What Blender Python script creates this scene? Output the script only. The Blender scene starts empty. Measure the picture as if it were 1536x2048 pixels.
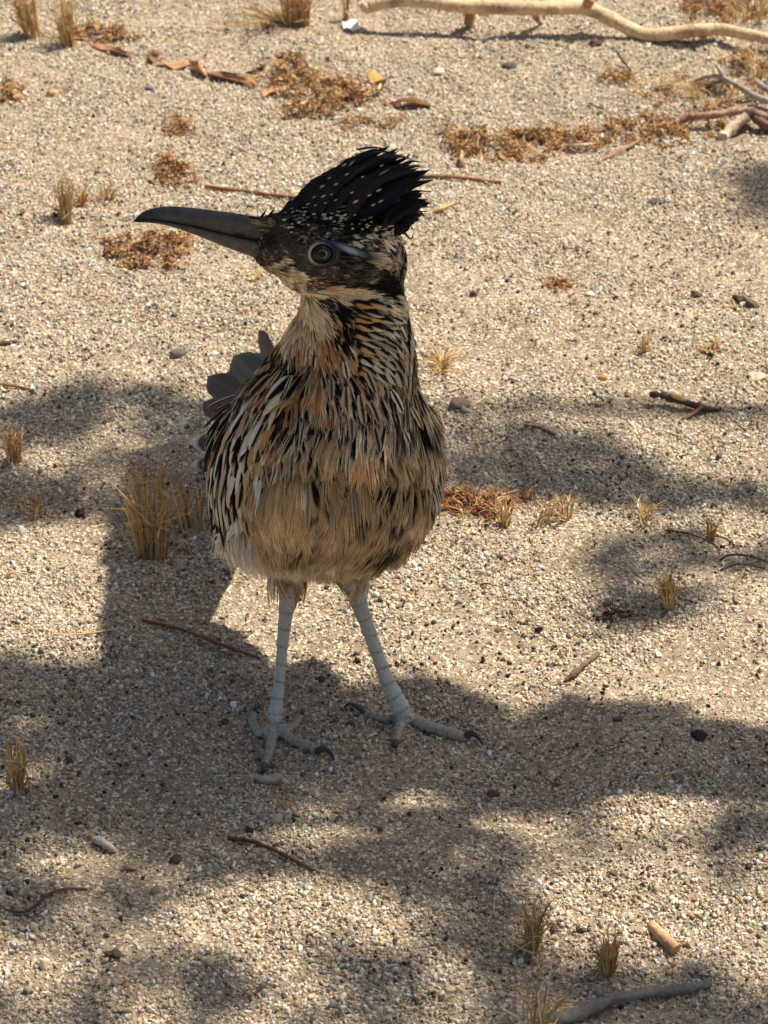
import bpy, bmesh, math, random
import numpy as np
from mathutils import Vector, Matrix
from mathutils.bvhtree import BVHTree

R = math.radians
rng = np.random.default_rng(7)
random.seed(7)
scene = bpy.context.scene
COL = scene.collection

# ------------------------------------------------------------------ camera
PITCH, VFOV = R(30.0), R(21.0)
F = 1024.0 / math.tan(VFOV / 2)                 # focal length in photo pixels (1536 x 2048)
CAM = np.array([0.0, -0.92, 0.63])
RT = np.array([1.0, 0.0, 0.0])
FW = np.array([0.0, math.cos(PITCH), -math.sin(PITCH)])
UP = np.array([0.0, math.sin(PITCH), math.cos(PITCH)])
cd = bpy.data.cameras.new('camera')
cam = bpy.data.objects.new('camera', cd); COL.objects.link(cam)
cam.location = CAM; cam.rotation_euler = (R(90) - PITCH, 0, 0)
cd.sensor_fit = 'VERTICAL'; cd.sensor_height = 36.0; cd.sensor_width = 27.0
cd.lens = 18.0 / math.tan(VFOV / 2)
cd.clip_start = 0.02; cd.clip_end = 500.0
cd.dof.use_dof = True; cd.dof.focus_distance = 1.085; cd.dof.aperture_fstop = 40.0
scene.camera = cam

# ------------------------------------------------------------------ light
SUN = np.array([0.50, 0.26, 1.0]); SUN /= np.linalg.norm(SUN)      # direction towards the sun
w = bpy.data.worlds.new('World'); scene.world = w; w.use_nodes = True
nt = w.node_tree; nt.nodes.clear()
sky = nt.nodes.new('ShaderNodeTexSky'); sky.sky_type = 'NISHITA'; sky.sun_disc = False
sky.dust_density = 2.5; sky.ozone_density = .7; sky.sun_elevation = math.asin(SUN[2]); sky.sun_rotation = math.atan2(SUN[0], SUN[1])
bg = nt.nodes.new('ShaderNodeBackground'); bg.inputs['Strength'].default_value = 0.078
wo = nt.nodes.new('ShaderNodeOutputWorld')
nt.links.new(sky.outputs[0], bg.inputs[0]); nt.links.new(bg.outputs[0], wo.inputs[0])
ld = bpy.data.lights.new('sun', 'SUN'); ld.energy = 5.0; ld.angle = R(0.53); ld.color = (1.0, 0.95, 0.86)
lo = bpy.data.objects.new('sun', ld); COL.objects.link(lo)
lo.rotation_euler = Vector(SUN).to_track_quat('Z', 'Y').to_euler()
lo.location = (3, 1, 6)
vs = scene.view_settings
vs.view_transform = 'Standard'; vs.look = 'None'; vs.gamma = 1.0; vs.exposure = 0.43

# ------------------------------------------------------------------ numbers and pixels
def srgb(r, g, b):
    f = lambda c: (c / 12.92) if c <= 0.04045 else ((c + 0.055) / 1.055) ** 2.4
    return np.array([f(r / 255.0), f(g / 255.0), f(b / 255.0)])

def nrm(v):
    v = np.asarray(v, float)
    return v / np.maximum(np.linalg.norm(v, axis=-1, keepdims=True), 1e-12)

def vnoise(x, y, scale, seed):
    x = np.asarray(x, float) / scale; y = np.asarray(y, float) / scale
    xi = np.floor(x).astype(np.int64); yi = np.floor(y).astype(np.int64)
    fx = x - xi; fy = y - yi
    fx = fx * fx * (3 - 2 * fx); fy = fy * fy * (3 - 2 * fy)
    def h(a, b):
        n = (a * 374761393 + b * 668265263 + seed * 974634777) & 0x7fffffff
        n = ((n ^ (n >> 13)) * 1274126177) & 0x7fffffff
        return ((n ^ (n >> 16)) & 0xffff) / 65535.0
    return (h(xi, yi) * (1 - fx) + h(xi + 1, yi) * fx) * (1 - fy) + (h(xi, yi + 1) * (1 - fx) + h(xi + 1, yi + 1) * fx) * fy

def gz(x, y):
    return ((vnoise(x, y, .16, 1) - .5) * .010 + (vnoise(x, y, .055, 2) - .5) * .0055
            + (vnoise(x, y, .019, 3) - .5) * .0044 + (vnoise(x, y, .008, 4) - .5) * .0020)

def ray(px, py):
    return nrm(FW * F + RT * (px - 768.0) + UP * (1024.0 - py))

def G(px, py, h=0.0):
    d = ray(px, py); z = h
    for _ in range(6):
        p = CAM + d * ((z - CAM[2]) / d[2]); z = float(gz(p[0], p[1])) + h
    return p

def PY(px, py, Y):
    d = ray(px, py)
    return CAM + d * ((Y - CAM[1]) / d[1])

def proj(p):
    q = np.asarray(p) - CAM
    z = q @ FW
    return 768 + F * (q @ RT) / z, 1024 - F * (q @ UP) / z

def mpp(p):                                     # metres for one photo pixel at a point
    return float((np.asarray(p) - CAM) @ FW) / F

# ------------------------------------------------------------------ materials
def new_mat(name):
    m = bpy.data.materials.new(name); m.use_nodes = True
    t = m.node_tree; t.nodes.clear()
    o = t.nodes.new('ShaderNodeOutputMaterial'); b = t.nodes.new('ShaderNodeBsdfPrincipled')
    t.links.new(b.outputs[0], o.inputs[0])
    return m, t, b

def mix_rgb(t, fac, a, b, mode='MIX'):
    n = t.nodes.new('ShaderNodeMix'); n.data_type = 'RGBA'; n.blend_type = mode
    for s, v in ((n.inputs[0], fac), (n.inputs[6], a), (n.inputs[7], b)):
        if isinstance(v, bpy.types.NodeSocket): t.links.new(v, s)
        elif np.isscalar(v): s.default_value = v
        else: s.default_value = (*v[:3], 1)
    return n.outputs[2]

def noise(t, scale, detail=3.0, vec=None, rough=.55):
    n = t.nodes.new('ShaderNodeTexNoise'); n.inputs['Scale'].default_value = scale
    n.inputs['Detail'].default_value = detail; n.inputs['Roughness'].default_value = rough
    if vec is not None: t.links.new(vec, n.inputs['Vector'])
    return n

def ramp(t, fac, a, b):
    n = t.nodes.new('ShaderNodeMapRange'); n.inputs[1].default_value = a; n.inputs[2].default_value = b
    t.links.new(fac, n.inputs[0]); return n.outputs[0]

def attr_mat(name, rough=.85, spec=.15, vary=.25, scale=900.0, bump=0.0, trans=0.0, instancer=False, sheen=0.0, blotch=0.0):
    m, t, b = new_mat(name)
    a = t.nodes.new('ShaderNodeAttribute'); a.attribute_name = 'Col'
    if instancer: a.attribute_type = 'INSTANCER'
    c = t.nodes.new('ShaderNodeTexCoord')
    n = noise(t, scale, 2.0, c.outputs['Object'])
    v = ramp(t, n.outputs[0], .25, .75)
    lo_, hi_ = (1 - vary,) * 3, (1 + vary * .6,) * 3
    col = mix_rgb(t, 1.0, a.outputs['Color'], mix_rgb(t, v, lo_, hi_), 'MULTIPLY')
    if blotch:
        n2 = noise(t, blotch, 4.0, c.outputs['Object'], .65)
        col = mix_rgb(t, ramp(t, n2.outputs[0], .48, .72), col, mix_rgb(t, 1.0, col, (.5, .44, .38), 'MULTIPLY'))
    t.links.new(col, b.inputs['Base Color'])
    b.inputs['Roughness'].default_value = rough; b.inputs['Specular IOR Level'].default_value = spec
    if sheen: b.inputs['Sheen Weight'].default_value = sheen
    if bump:
        bp = t.nodes.new('ShaderNodeBump'); bp.inputs['Strength'].default_value = bump; bp.inputs['Distance'].default_value = .001
        t.links.new(n.outputs[0], bp.inputs['Height']); t.links.new(bp.outputs[0], b.inputs['Normal'])
    if trans:
        tr = t.nodes.new('ShaderNodeBsdfTranslucent'); t.links.new(col, tr.inputs[0])
        mx = t.nodes.new('ShaderNodeMixShader'); mx.inputs[0].default_value = trans
        o = [x for x in t.nodes if x.type == 'OUTPUT_MATERIAL'][0]
        t.links.new(b.outputs[0], mx.inputs[1]); t.links.new(tr.outputs[0], mx.inputs[2]); t.links.new(mx.outputs[0], o.inputs[0])
    return m

M = {}
M['plumage'] = attr_mat('plumage', .8, .2, .22, 1500, trans=.12)
M['feather'] = attr_mat('feather', .75, .12, .25, 1400, trans=.06)
M['gloss'] = attr_mat('glossy_feather', .6, .25, .25, 900)
M['skin'] = attr_mat('leg_skin', .5, .4, .18, 700, bump=.4)
M['dull'] = attr_mat('bare_facial_skin', .85, .1, .35, 1600, bump=.6)
M['horn'] = attr_mat('horn', .5, .35, .4, 300, bump=.3, blotch=160.0)
M['eye'] = attr_mat('eye', .12, .3, .05, 900)
M['grain'] = attr_mat('sand_grain', .6, .35, .3, 700, instancer=True)
M['straw'] = attr_mat('straw', .6, .3, .25, 500, trans=.2)
M['litter'] = attr_mat('litter', .85, .15, .3, 800, trans=.1)
M['wood'] = attr_mat('dry_wood', .75, .25, .3, 450, bump=.8, blotch=70.0)
M['stone'] = attr_mat('stone', .75, .3, .3, 600, bump=.6)
M['leaf'] = attr_mat('green_leaf', .6, .3, .3, 40, trans=.15)

def ground_mat():
    m, t, b = new_mat('sandy_ground')
    c = t.nodes.new('ShaderNodeTexCoord'); vec = c.outputs['Object']
    n1 = noise(t, 14, 5, vec); n2 = noise(t, 60, 4, vec); n3 = noise(t, 900, 3, vec)
    base = mix_rgb(t, ramp(t, n1.outputs[0], .35, .65), srgb(148, 130, 105), srgb(170, 151, 124))
    base = mix_rgb(t, ramp(t, n2.outputs[0], .5, .75), base, srgb(140, 116, 92))
    vo = t.nodes.new('ShaderNodeTexVoronoi'); vo.inputs['Scale'].default_value = 850; t.links.new(vec, vo.inputs['Vector'])
    sp = t.nodes.new('ShaderNodeSeparateColor'); t.links.new(vo.outputs['Color'], sp.inputs[0])
    base = mix_rgb(t, ramp(t, sp.outputs[0], .72, .85), base, srgb(110, 94, 80))
    base = mix_rgb(t, ramp(t, sp.outputs[1], .75, .9), base, srgb(222, 200, 172))
    base = mix_rgb(t, .35, base, mix_rgb(t, n3.outputs[0], (.55,) * 3, (1.4,) * 3), 'MULTIPLY')
    t.links.new(base, b.inputs['Base Color'])
    b.inputs['Roughness'].default_value = .95; b.inputs['Specular IOR Level'].default_value = .1
    ad = t.nodes.new('ShaderNodeMath'); ad.operation = 'ADD'
    t.links.new(vo.outputs['Distance'], ad.inputs[0]); t.links.new(n3.outputs[0], ad.inputs[1])
    bp = t.nodes.new('ShaderNodeBump'); bp.inputs['Strength'].default_value = .9; bp.inputs['Distance'].default_value = .0003
    t.links.new(ad.outputs[0], bp.inputs['Height']); t.links.new(bp.outputs[0], b.inputs['Normal'])
    return m
M['ground'] = ground_mat()

# ------------------------------------------------------------------ mesh helpers
class MB:
    """collects vertices, faces and vertex colours; build() links ONE mesh object"""
    def __init__(s): s.v = []; s.f = []; s.c = []; s.n = 0
    def add(s, v, f, c):
        v = np.asarray(v, float).reshape(-1, 3); c = np.asarray(c, float)
        if c.ndim == 1: c = np.tile(c, (len(v), 1))
        s.v.append(v); s.c.append(c.reshape(-1, 3)); f = np.asarray(f, dtype=np.int64)
        s.f.append(f + s.n); s.n += len(v)
    def build(s, name, mat, parent=None, smooth=True, origin=None):
        v = np.concatenate(s.v); c = np.concatenate(s.c)
        org = np.zeros(3) if origin is None else np.asarray(origin, float)
        porg = np.zeros(3) if parent is None else world_loc(parent)
        me = bpy.data.meshes.new(name)
        vv = v - (org if origin is not None else porg)
        loops, starts, tot, n = [], [], [], 0
        for f in s.f:
            k = f.shape[1]
            loops.append(f.reshape(-1)); starts.append(n + np.arange(len(f)) * k); tot.append(np.full(len(f), k)); n += f.size
        loops = np.concatenate(loops); starts = np.concatenate(starts)
        me.vertices.add(len(vv)); me.vertices.foreach_set('co', vv.astype(np.float32).ravel())
        me.loops.add(len(loops)); me.loops.foreach_set('vertex_index', loops.astype(np.int32))
        me.polygons.add(len(starts)); me.polygons.foreach_set('loop_start', starts.astype(np.int32))
        me.update(calc_edges=True)
        if smooth: me.polygons.foreach_set('use_smooth', np.ones(len(starts), dtype=bool))
        a = me.color_attributes.new('Col', 'FLOAT_COLOR', 'POINT')
        a.data.foreach_set('color', np.c_[c, np.ones(len(c))].astype(np.float32).ravel())
        me.materials.append(mat)
        o = bpy.data.objects.new(name, me); COL.objects.link(o)
        if parent is not None:
            o.parent = parent
            if origin is not None: o.location = org - porg
        elif origin is not None: o.location = org
        return o

def world_loc(o):
    p = np.zeros(3)
    while o is not None:
        p = p + np.array(o.location); o = o.parent
    return p

def tag(o, label, cat, group=None, kind=None):
    o['label'] = label; o['category'] = cat
    if group: o['group'] = group
    if kind: o['kind'] = kind
    return o

def empty(name, loc):
    o = bpy.data.objects.new(name, None); COL.objects.link(o); o.location = loc
    o.empty_display_size = .02
    return o

def ico(sub):
    bm = bmesh.new(); bmesh.ops.create_icosphere(bm, subdivisions=sub, radius=1.0)
    v = np.array([x.co[:] for x in bm.verts]); f = np.array([[q.index for q in p.verts] for p in bm.faces])
    bm.free(); return v, f
ICO1, ICO2, ICO3 = ico(1), ico(2), ico(3)

def catmull(pts, n):
    p = np.asarray(pts, float); p = np.vstack([2 * p[0] - p[1], p, 2 * p[-1] - p[-2]])
    out = []
    m = len(p) - 3
    for t in np.linspace(0, m, n):
        i = min(int(t), m - 1); u = t - i
        a, b, c, d = p[i:i + 4]
        out.append(.5 * ((2 * b) + (-a + c) * u + (2 * a - 5 * b + 4 * c - d) * u * u + (-a + 3 * b - 3 * c + d) * u ** 3))
    return np.array(out)

def tube(mb, pts, rad, col, sides=8, rough=0.0, cap=True, flat=1.0):
    """pts (n,3) rad (n,) col (3,) or (n,3)"""
    pts = np.asarray(pts, float); n = len(pts); rad = np.broadcast_to(np.asarray(rad, float), (n,))
    tg = nrm(np.gradient(pts, axis=0))
    ref = np.array([0, 0, 1.0]) if abs(tg[:, 2]).mean() < .8 else np.array([1.0, 0, 0])
    s = nrm(np.cross(tg, ref)); u = np.cross(s, tg)
    an = np.arange(sides) / sides * 2 * np.pi
    rr = rad[:, None] * (1 + rough * rng.normal(size=(n, sides)))
    v = pts[:, None, :] + (np.cos(an)[None, :, None] * s[:, None, :] + flat * np.sin(an)[None, :, None] * u[:, None, :]) * rr[:, :, None]
    v = v.reshape(-1, 3)
    i = np.arange(n - 1)[:, None] * sides; j = np.arange(sides)[None, :]; j2 = (j + 1) % sides
    f = np.stack([i + j, i + j2, i + sides + j2, i + sides + j], -1).reshape(-1, 4)
    col = np.asarray(col, float)
    cc = np.repeat(col, sides, 0) if col.ndim == 2 else np.tile(col, (n * sides, 1))
    mb.add(v, f, cc)
    if cap:
        for end, k in ((0, 0), (n - 1, (n - 1) * sides)):
            base = mb.n
            ring = v[k:k + sides]
            c0 = cc[k]
            vv = np.vstack([ring, pts[end:end + 1]])
            ff = [[sides, (q + 1) % sides, q] if end == 0 else [sides, q, (q + 1) % sides] for q in range(sides)]
            mb.add(vv, ff, np.tile(c0, (sides + 1, 1)))

# ------------------------------------------------------------------ ground
def axis(lo_, hi_, step, far):
    core = np.arange(lo_, hi_ + 1e-9, step); out = []
    d = step; a = hi_
    while a < far: d *= 1.35; a += d; out.append(a)
    d = step; b = lo_; low = []
    while b > -far: d *= 1.35; b -= d; low.append(b)
    return np.concatenate([low[::-1], core, out])
gx = axis(-.36, .36, .0035, 60.0); gy = axis(-.30, .98, .0035, 60.0)
X, Y = np.meshgrid(gx, gy)
gv = np.stack([X, Y, gz(X, Y)], -1).reshape(-1, 3)
nx_, ny_ = len(gx), len(gy)
ii, jj = np.meshgrid(np.arange(nx_ - 1), np.arange(ny_ - 1))
a0 = (jj * nx_ + ii).ravel()
mb = MB(); mb.add(gv, np.stack([a0, a0 + 1, a0 + nx_ + 1, a0 + nx_], -1), (.4, .33, .25))
ground = mb.build('ground', M['ground'])
tag(ground, 'pale sandy desert ground of fine sand and grit', 'ground', kind='structure')

# loose grit: real grains, instanced on points
protos = bpy.data.collections.new('grain_shapes')
for k in range(7):
    v, f = ICO2
    q = v * (1 + .12 * np.sin(v @ rng.normal(size=(3, 3)) * 2.2).sum(1, keepdims=True))
    cutn = nrm(rng.normal(size=(9, 3)))
    for c_ in cutn:                                     # facet the grain
        d = q @ c_ - rng.uniform(.38, .75)
        q = q - np.maximum(d, 0)[:, None] * c_
    q = q * np.array([1, rng.uniform(.7, .95), rng.uniform(.55, .8)])
    pm = MB(); pm.add(q, f, (1, 1, 1)); po = pm.build('grain_shape', M['grain'], smooth=(k == 0))
    COL.objects.unlink(po); protos.objects.link(po)

def scatter_grains(name, n, box, size, label, seed, cover=None, colset=None):
    r = np.random.default_rng(seed)
    x = r.uniform(box[0], box[1], n); y = r.uniform(box[2], box[3], n)
    keep = r.random(n) < cover(x, y)
    x, y = x[keep], y[keep]; n = len(x)
    s = np.exp(r.normal(math.log(size), .30, n)); s = np.clip(s, size * .4, size * 2.3)
    z = gz(x, y) + s * r.uniform(-.1, .45, n)
    pal, pr = colset
    ci = r.choice(len(pal), n, p=np.array(pr) / sum(pr))
    col = np.array(pal)[ci] * r.uniform(.75, 1.2, (n, 1)) * r.uniform(.95, 1.05, (n, 3))
    me = bpy.data.meshes.new(name); me.vertices.add(n)
    me.vertices.foreach_set('co', np.stack([x, y, z], -1).astype(np.float32).ravel())
    a = me.attributes.new('rot', 'FLOAT_VECTOR', 'POINT'); a.data.foreach_set('vector', r.uniform(0, 6.28, (n, 3)).astype(np.float32).ravel())
    sc = s[:, None] * r.uniform(.8, 1.25, (n, 3))
    a = me.attributes.new('scl', 'FLOAT_VECTOR', 'POINT'); a.data.foreach_set('vector', sc.astype(np.float32).ravel())
    a = me.attributes.new('Col', 'FLOAT_COLOR', 'POINT'); a.data.foreach_set('color', np.c_[col, np.ones(n)].astype(np.float32).ravel())
    o = bpy.data.objects.new(name, me); COL.objects.link(o)
    g = bpy.data.node_groups.new(name, 'GeometryNodeTree')
    g.interface.new_socket('Geometry', in_out='INPUT', socket_type='NodeSocketGeometry')
    g.interface.new_socket('Geometry', in_out='OUTPUT', socket_type='NodeSocketGeometry')
    N = g.nodes; L = g.links
    gi, go = N.new('NodeGroupInput'), N.new('NodeGroupOutput')
    m2p = N.new('GeometryNodeMeshToPoints'); iop = N.new('GeometryNodeInstanceOnPoints'); ci_ = N.new('GeometryNodeCollectionInfo')
    ci_.inputs['Collection'].default_value = protos; ci_.inputs['Separate Children'].default_value = True; ci_.inputs['Reset Children'].default_value = True
    iop.inputs['Pick Instance'].default_value = True
    def named(nm, ty):
        q = N.new('GeometryNodeInputNamedAttribute'); q.data_type = ty; q.inputs['Name'].default_value = nm; return q.outputs[0]
    rnd = N.new('FunctionNodeRandomValue'); rnd.data_type = 'INT'; rnd.inputs[4].default_value = 0; rnd.inputs[5].default_value = 6
    e2r = N.new('FunctionNodeEulerToRotation')
    L.new(gi.outputs[0], m2p.inputs[0]); L.new(m2p.outputs[0], iop.inputs['Points']); L.new(ci_.outputs[0], iop.inputs['Instance'])
    L.new(rnd.outputs[2], iop.inputs['Instance Index'])
    L.new(named('rot', 'FLOAT_VECTOR'), e2r.inputs[0]); L.new(e2r.outputs[0], iop.inputs['Rotation'])
    L.new(named('scl', 'FLOAT_VECTOR'), iop.inputs['Scale']); L.new(iop.outputs[0], go.inputs[0])
    md = o.modifiers.new('grit', 'NODES'); md.node_group = g
    tag(o, label, 'gravel', kind='stuff')
    return o

PAL = [srgb(206, 188, 156), srgb(224, 214, 192), srgb(204, 178, 146), srgb(164, 157, 144), srgb(98, 89, 75), srgb(192, 158, 114), srgb(238, 235, 225), srgb(174, 156, 127)]
PR = [.28, .19, .14, .11, .07, .04, .05, .20]
def cov(x, y):
    c = .25 * vnoise(x, y, .11, 21) + .45 * vnoise(x, y, .045, 22) + .3 * vnoise(x, y, .02, 23)
    c = np.clip((c - .36) / .2, .06, 1)
    edge = (np.abs(x) < (.17 + .14 * (y + .2)) + .03) & (y > -.22) & (y < .92)
    return c * np.where(edge, 1.0, .35)
scatter_grains('grit', 560000, (-.42, .42, -.28, 1.02), .00086, 'loose pale grit scattered over the sand', 11, cov, (PAL, PR))
scatter_grains('coarse_grit', 13000, (-.42, .42, -.28, 1.02), .0014, 'coarser pale grit grains lying on the sand', 12, lambda x, y: cov(x, y) * .8, (PAL, PR))
scatter_grains('fine_sand', 420000, (-.34, .34, -.24, .94), .00042, 'fine pale sand between the grit grains', 14,
               lambda x, y: np.where((np.abs(x) < .17 + .14 * (y + .2) + .03), 1.0, .2), (PAL, [.34, .12, .12, .10, .05, .03, .02, .3]))
DARK = [srgb(70, 54, 42), srgb(52, 42, 35), srgb(100, 76, 54), srgb(120, 92, 64)]
scatter_grains('soil_crumbs', 36000, (-.42, .42, -.28, 1.02), .00095, 'dark crumbs of soil and plant matter among the grit', 13,
               lambda x, y: np.clip(vnoise(x, y, .06, 31) * 1.3 + vnoise(x, y, .02, 32) * .8 - .75, .10, 1), (DARK, [.4, .3, .2, .1]))
# ------------------------------------------------------------------ the bird: body
FEET = G(672, 1452); FEET[2] = float(gz(FEET[0], FEET[1]))
bird = empty('roadrunner', FEET)
tag(bird, 'streaked brown roadrunner with raised black crest standing on the sand', 'bird')

bm_v, bm_f, bm_n = [], [], 0
def blob(c, rx, ry, rd, A=(RT, UP, FW), sub=ICO3):
    global bm_n
    v, f = sub
    p = c + v[:, :1] * rx * A[0] + v[:, 1:2] * ry * A[1] + v[:, 2:] * rd * A[2]
    bm_v.append(p); bm_f.append(f + bm_n); bm_n += len(p)
def ell(px, py, Yp, rx, ry, rd):                # pixel centre and radii, depth radius in metres
    c = PY(px, py, Yp); k = mpp(c); blob(c, rx * k, ry * k, rd)
def chain(pts, rads, sub=ICO2, step=.35):
    pts = np.asarray(pts, float); rads = np.asarray(rads, float)
    q = catmull(np.c_[pts, rads], 400); d = 0; last = None
    for p in q:
        if last is None or np.linalg.norm(p[:3] - last[:3]) > step * p[3]:
            blob(p[:3], p[3], p[3], p[3], sub=sub); last = p

# torso (camera-facing breast, flanks, rump), neck and head
ell(650, 962, .018, 222, 160, .056)
ell(660, 880, .018, 212, 150, .050)
ell(668, 800, .016, 172, 105, .040)
ell(632, 1052, .014, 200, 90, .048)
ell(500, 930, .030, 78, 150, .040)               # folded wings at the sides
ell(815, 930, .034, 62, 140, .040)
chain([PY(640, 920, .03), PY(625, 900, .055), PY(605, 870, .080)], [.036, .030, .020])      # rump towards the tail
chain([PY(672, 800, .022), PY(696, 715, .012), PY(706, 640, .008), PY(706, 580, .006)], [.0305, .0256, .0200, .0190])
chain([PY(716, 545, .006), PY(720, 505, .004), PY(690, 492, -.001), PY(640, 492, -.006), PY(588, 489, -.010), PY(548, 484, -.013)],
      [.0166, .0165, .0160, .0142, .0124, .0102])
chain([PY(640, 545, -.003), PY(600, 545, -.006), PY(570, 530, -.009)], [.0090, .0068, .0045])    # throat pouch
ell(740, 450, .004, 62, 26, .014)                # crown under the crest

HOCK_L, HOCK_R = PY(577, 1165, .020), PY(704, 1160, .022)
FOOT_L, FOOT_R = G(548, 1452, .0045), G(806, 1432, .0050)
def mixp(a, b, t): return a * (1 - t) + b * t
def leg_px(rows, hock, foot):
    """rows of (px, py, half width px); depth runs evenly from hock to foot"""
    y0, y1 = rows[0][1], rows[-1][1]
    P, Rr = [], []
    for px, py, hw in rows:
        t = (py - y0) / (y1 - y0); Yp = hock[1] * (1 - t) + foot[1] * t
        p = PY(px, py, Yp); P.append(p); Rr.append(hw * mpp(p))
    return P, Rr
LEG_L = leg_px([(577, 1165, 21), (575, 1200, 18), (569, 1250, 14.5), (564, 1300, 12.5), (560, 1350, 12), (554, 1400, 14), (548, 1437, 17)], HOCK_L, FOOT_L)
LEG_R = leg_px([(702, 1150, 24), (714, 1195, 19), (732, 1245, 15.5), (750, 1295, 14.5), (768, 1345, 15), (788, 1390, 18), (804, 1422, 21)], HOCK_R, FOOT_R)
chain(LEG_L[0], LEG_L[1]); chain(LEG_R[0], LEG_R[1])
chain([PY(585, 1075, .028), PY(578, 1130, .024), PY(577, 1170, .021)], [.012, .0075, .0046])
chain([PY(690, 1070, .030), PY(698, 1125, .026), PY(704, 1160, .022)], [.0125, .008, .005])

TOES = []                                        # (points, radii, claw points)
def toe(rows, claw, lift=None):
    P, Rr = [], []
    for k, (px, py, hw) in enumerate(rows):
        p = G(px, py, 0.0); r = hw * mpp(p) * .78
        p = G(px, py, r * .85 + (lift[k] if lift else 0)); P.append(p); Rr.append(r)
    chain(P, Rr, step=.3)
    C = [P[-1]] + [G(px, py, h) for px, py, h in claw]
    TOES.append((P, Rr, C))
toe([(548, 1448, 15), (543, 1478, 15), (537, 1508, 13.5), (530, 1528, 12.5)], [(527, 1541, .0022), (525, 1548, .0003)])
toe([(558, 1455, 15), (585, 1480, 14), (612, 1490, 13), (634, 1502, 12.5)], [(648, 1497, .0042), (661, 1506, .003), (668, 1521, .0002)])
toe([(543, 1455, 15), (520, 1467, 13), (506, 1447, 12), (506, 1428, 9)], [(512, 1412, .0035), (515, 1394, .001)])
toe([(560, 1455, 13), (583, 1455, 11), (596, 1440, 10), (602, 1432, 9)], [(606, 1422, .0030), (607, 1424, .001)])
toe([(806, 1432, 17), (798, 1458, 14), (794, 1473, 14), (791, 1484, 12)], [(790, 1492, .0022), (790, 1498, .0003)])
toe([(812, 1430, 18), (845, 1448, 17), (880, 1460, 16), (918, 1472, 15), (930, 1474, 13.5)], [(941, 1466, .0048), (954, 1473, .0035), (966, 1489, .0002)])
toe([(800, 1432, 14), (775, 1438, 12), (748, 1432, 11), (728, 1424, 10)], [(712, 1412, .0040), (698, 1408, .0028), (686, 1416, .0005)])

me = bpy.data.meshes.new('body')
V = np.concatenate(bm_v); Fc = np.concatenate(bm_f)
me.from_pydata((V - FEET).tolist(), [], Fc.tolist()); me.update()
tmp = bpy.data.objects.new('body_blocks', me); COL.objects.link(tmp)
md = tmp.modifiers.new('r', 'REMESH'); md.mode = 'VOXEL'; md.voxel_size = .0009
ms = tmp.modifiers.new('s', 'SMOOTH'); ms.factor = .5; ms.iterations = 4
dg = bpy.context.evaluated_depsgraph_get()
bme = bpy.data.meshes.new_from_object(tmp.evaluated_get(dg))
bpy.data.objects.remove(tmp); bpy.data.meshes.remove(me)
bme.name = 'body'
nv = len(bme.vertices)
bv = np.empty(nv * 3, np.float32); bme.vertices.foreach_get('co', bv); bv = bv.reshape(-1, 3).astype(float) + FEET
bn = np.empty(nv * 3, np.float32); bme.vertices.foreach_get('normal', bn); bn = bn.reshape(-1, 3).astype(float)

ed = np.empty(len(bme.edges) * 2, np.int32); bme.edges.foreach_get('vertices', ed); ed = ed.reshape(-1, 2)
deg = np.bincount(ed.ravel(), minlength=nv)
_px, _py = proj(bv)
trunk_w = np.clip((bv[:, 2] - .075) / .02, 0, 1) * np.where((_py < 610), .25, 1.0)
for _ in range(90):
    acc = np.stack([np.bincount(ed[:, 0], bv[ed[:, 1], c], nv) + np.bincount(ed[:, 1], bv[ed[:, 0], c], nv) for c in range(3)], -1) / deg[:, None]
    bv += (acc - bv) * (.6 * trunk_w)[:, None]
bme.vertices.foreach_set('co', (bv - FEET).astype(np.float32).ravel()); bme.update()
bme.vertices.foreach_get('normal', _nb := np.empty(nv * 3, np.float32)); bn = _nb.reshape(-1, 3).astype(float)
# colours of the bare body and the ringed scutes of legs and toes
ppx, ppy = proj(bv)
bcol = np.tile(srgb(60, 48, 38), (nv, 1))
head_m = (ppy < 590) & (bv[:, 2] > .14)
bcol[head_m] = srgb(52, 48, 46)
SK = srgb(192, 192, 180); SKT = srgb(168, 160, 146); LN = srgb(82, 80, 74)
def scutes(P, Rr, spacing, base, base2, depth):
    ls = .8 if depth < .0003 else .98
    c = catmull(np.c_[P, Rr], 240); cum = np.r_[0, np.cumsum(np.linalg.norm(np.diff(c[:, :3], axis=0), axis=1))]
    lo3, hi3 = c[:, :3].min(0) - .012, c[:, :3].max(0) + .012
    idx = np.where(((bv > lo3) & (bv < hi3)).all(1))[0]
    d = np.linalg.norm(bv[idx][:, None, :] - c[None, :, :3], axis=2); k = d.argmin(1); dm = d[np.arange(len(idx)), k]
    ok = dm < c[k, 3] * 1.45; idx, k = idx[ok], k[ok]
    s = cum[k] / spacing; tg = nrm(np.gradient(c[:, :3], axis=0))[k]
    rel = bv[idx] - c[k, :3]
    ph = s + .10 * np.sin(rel[:, 0] / .004 + s * .7)
    fr = ph - np.floor(ph)
    prof = np.clip(fr / .85, 0, 1) ** 1.5 * (fr < .88) + (fr >= .88) * np.clip((1 - fr) / .12, 0, 1) * .6
    bv[idx] += bn[idx] * (prof - .4)[:, None] * depth
    line = np.exp(-((fr - .95) / .055) ** 2)[:, None] * (.65 + .35 * vnoise(rel[:, 0] * 3 + s, rel[:, 2] * 3, .004, 41))[:, None]
    t_ = (np.arange(len(c)) / len(c))[k][:, None]
    b = base * (1 - t_) + base2 * t_
    bcol[idx] = b * (1 - ls * line) + LN * ls * line
for P, Rr, C in TOES: scutes(P, Rr, .0026, srgb(178, 170, 154), srgb(164, 148, 124), .0008)
for P, Rr in (LEG_L, LEG_R): scutes(P, Rr, .0066, srgb(186, 180, 164), SK, .00028)
bme.vertices.foreach_set('co', (bv - FEET).astype(np.float32).ravel())
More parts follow.
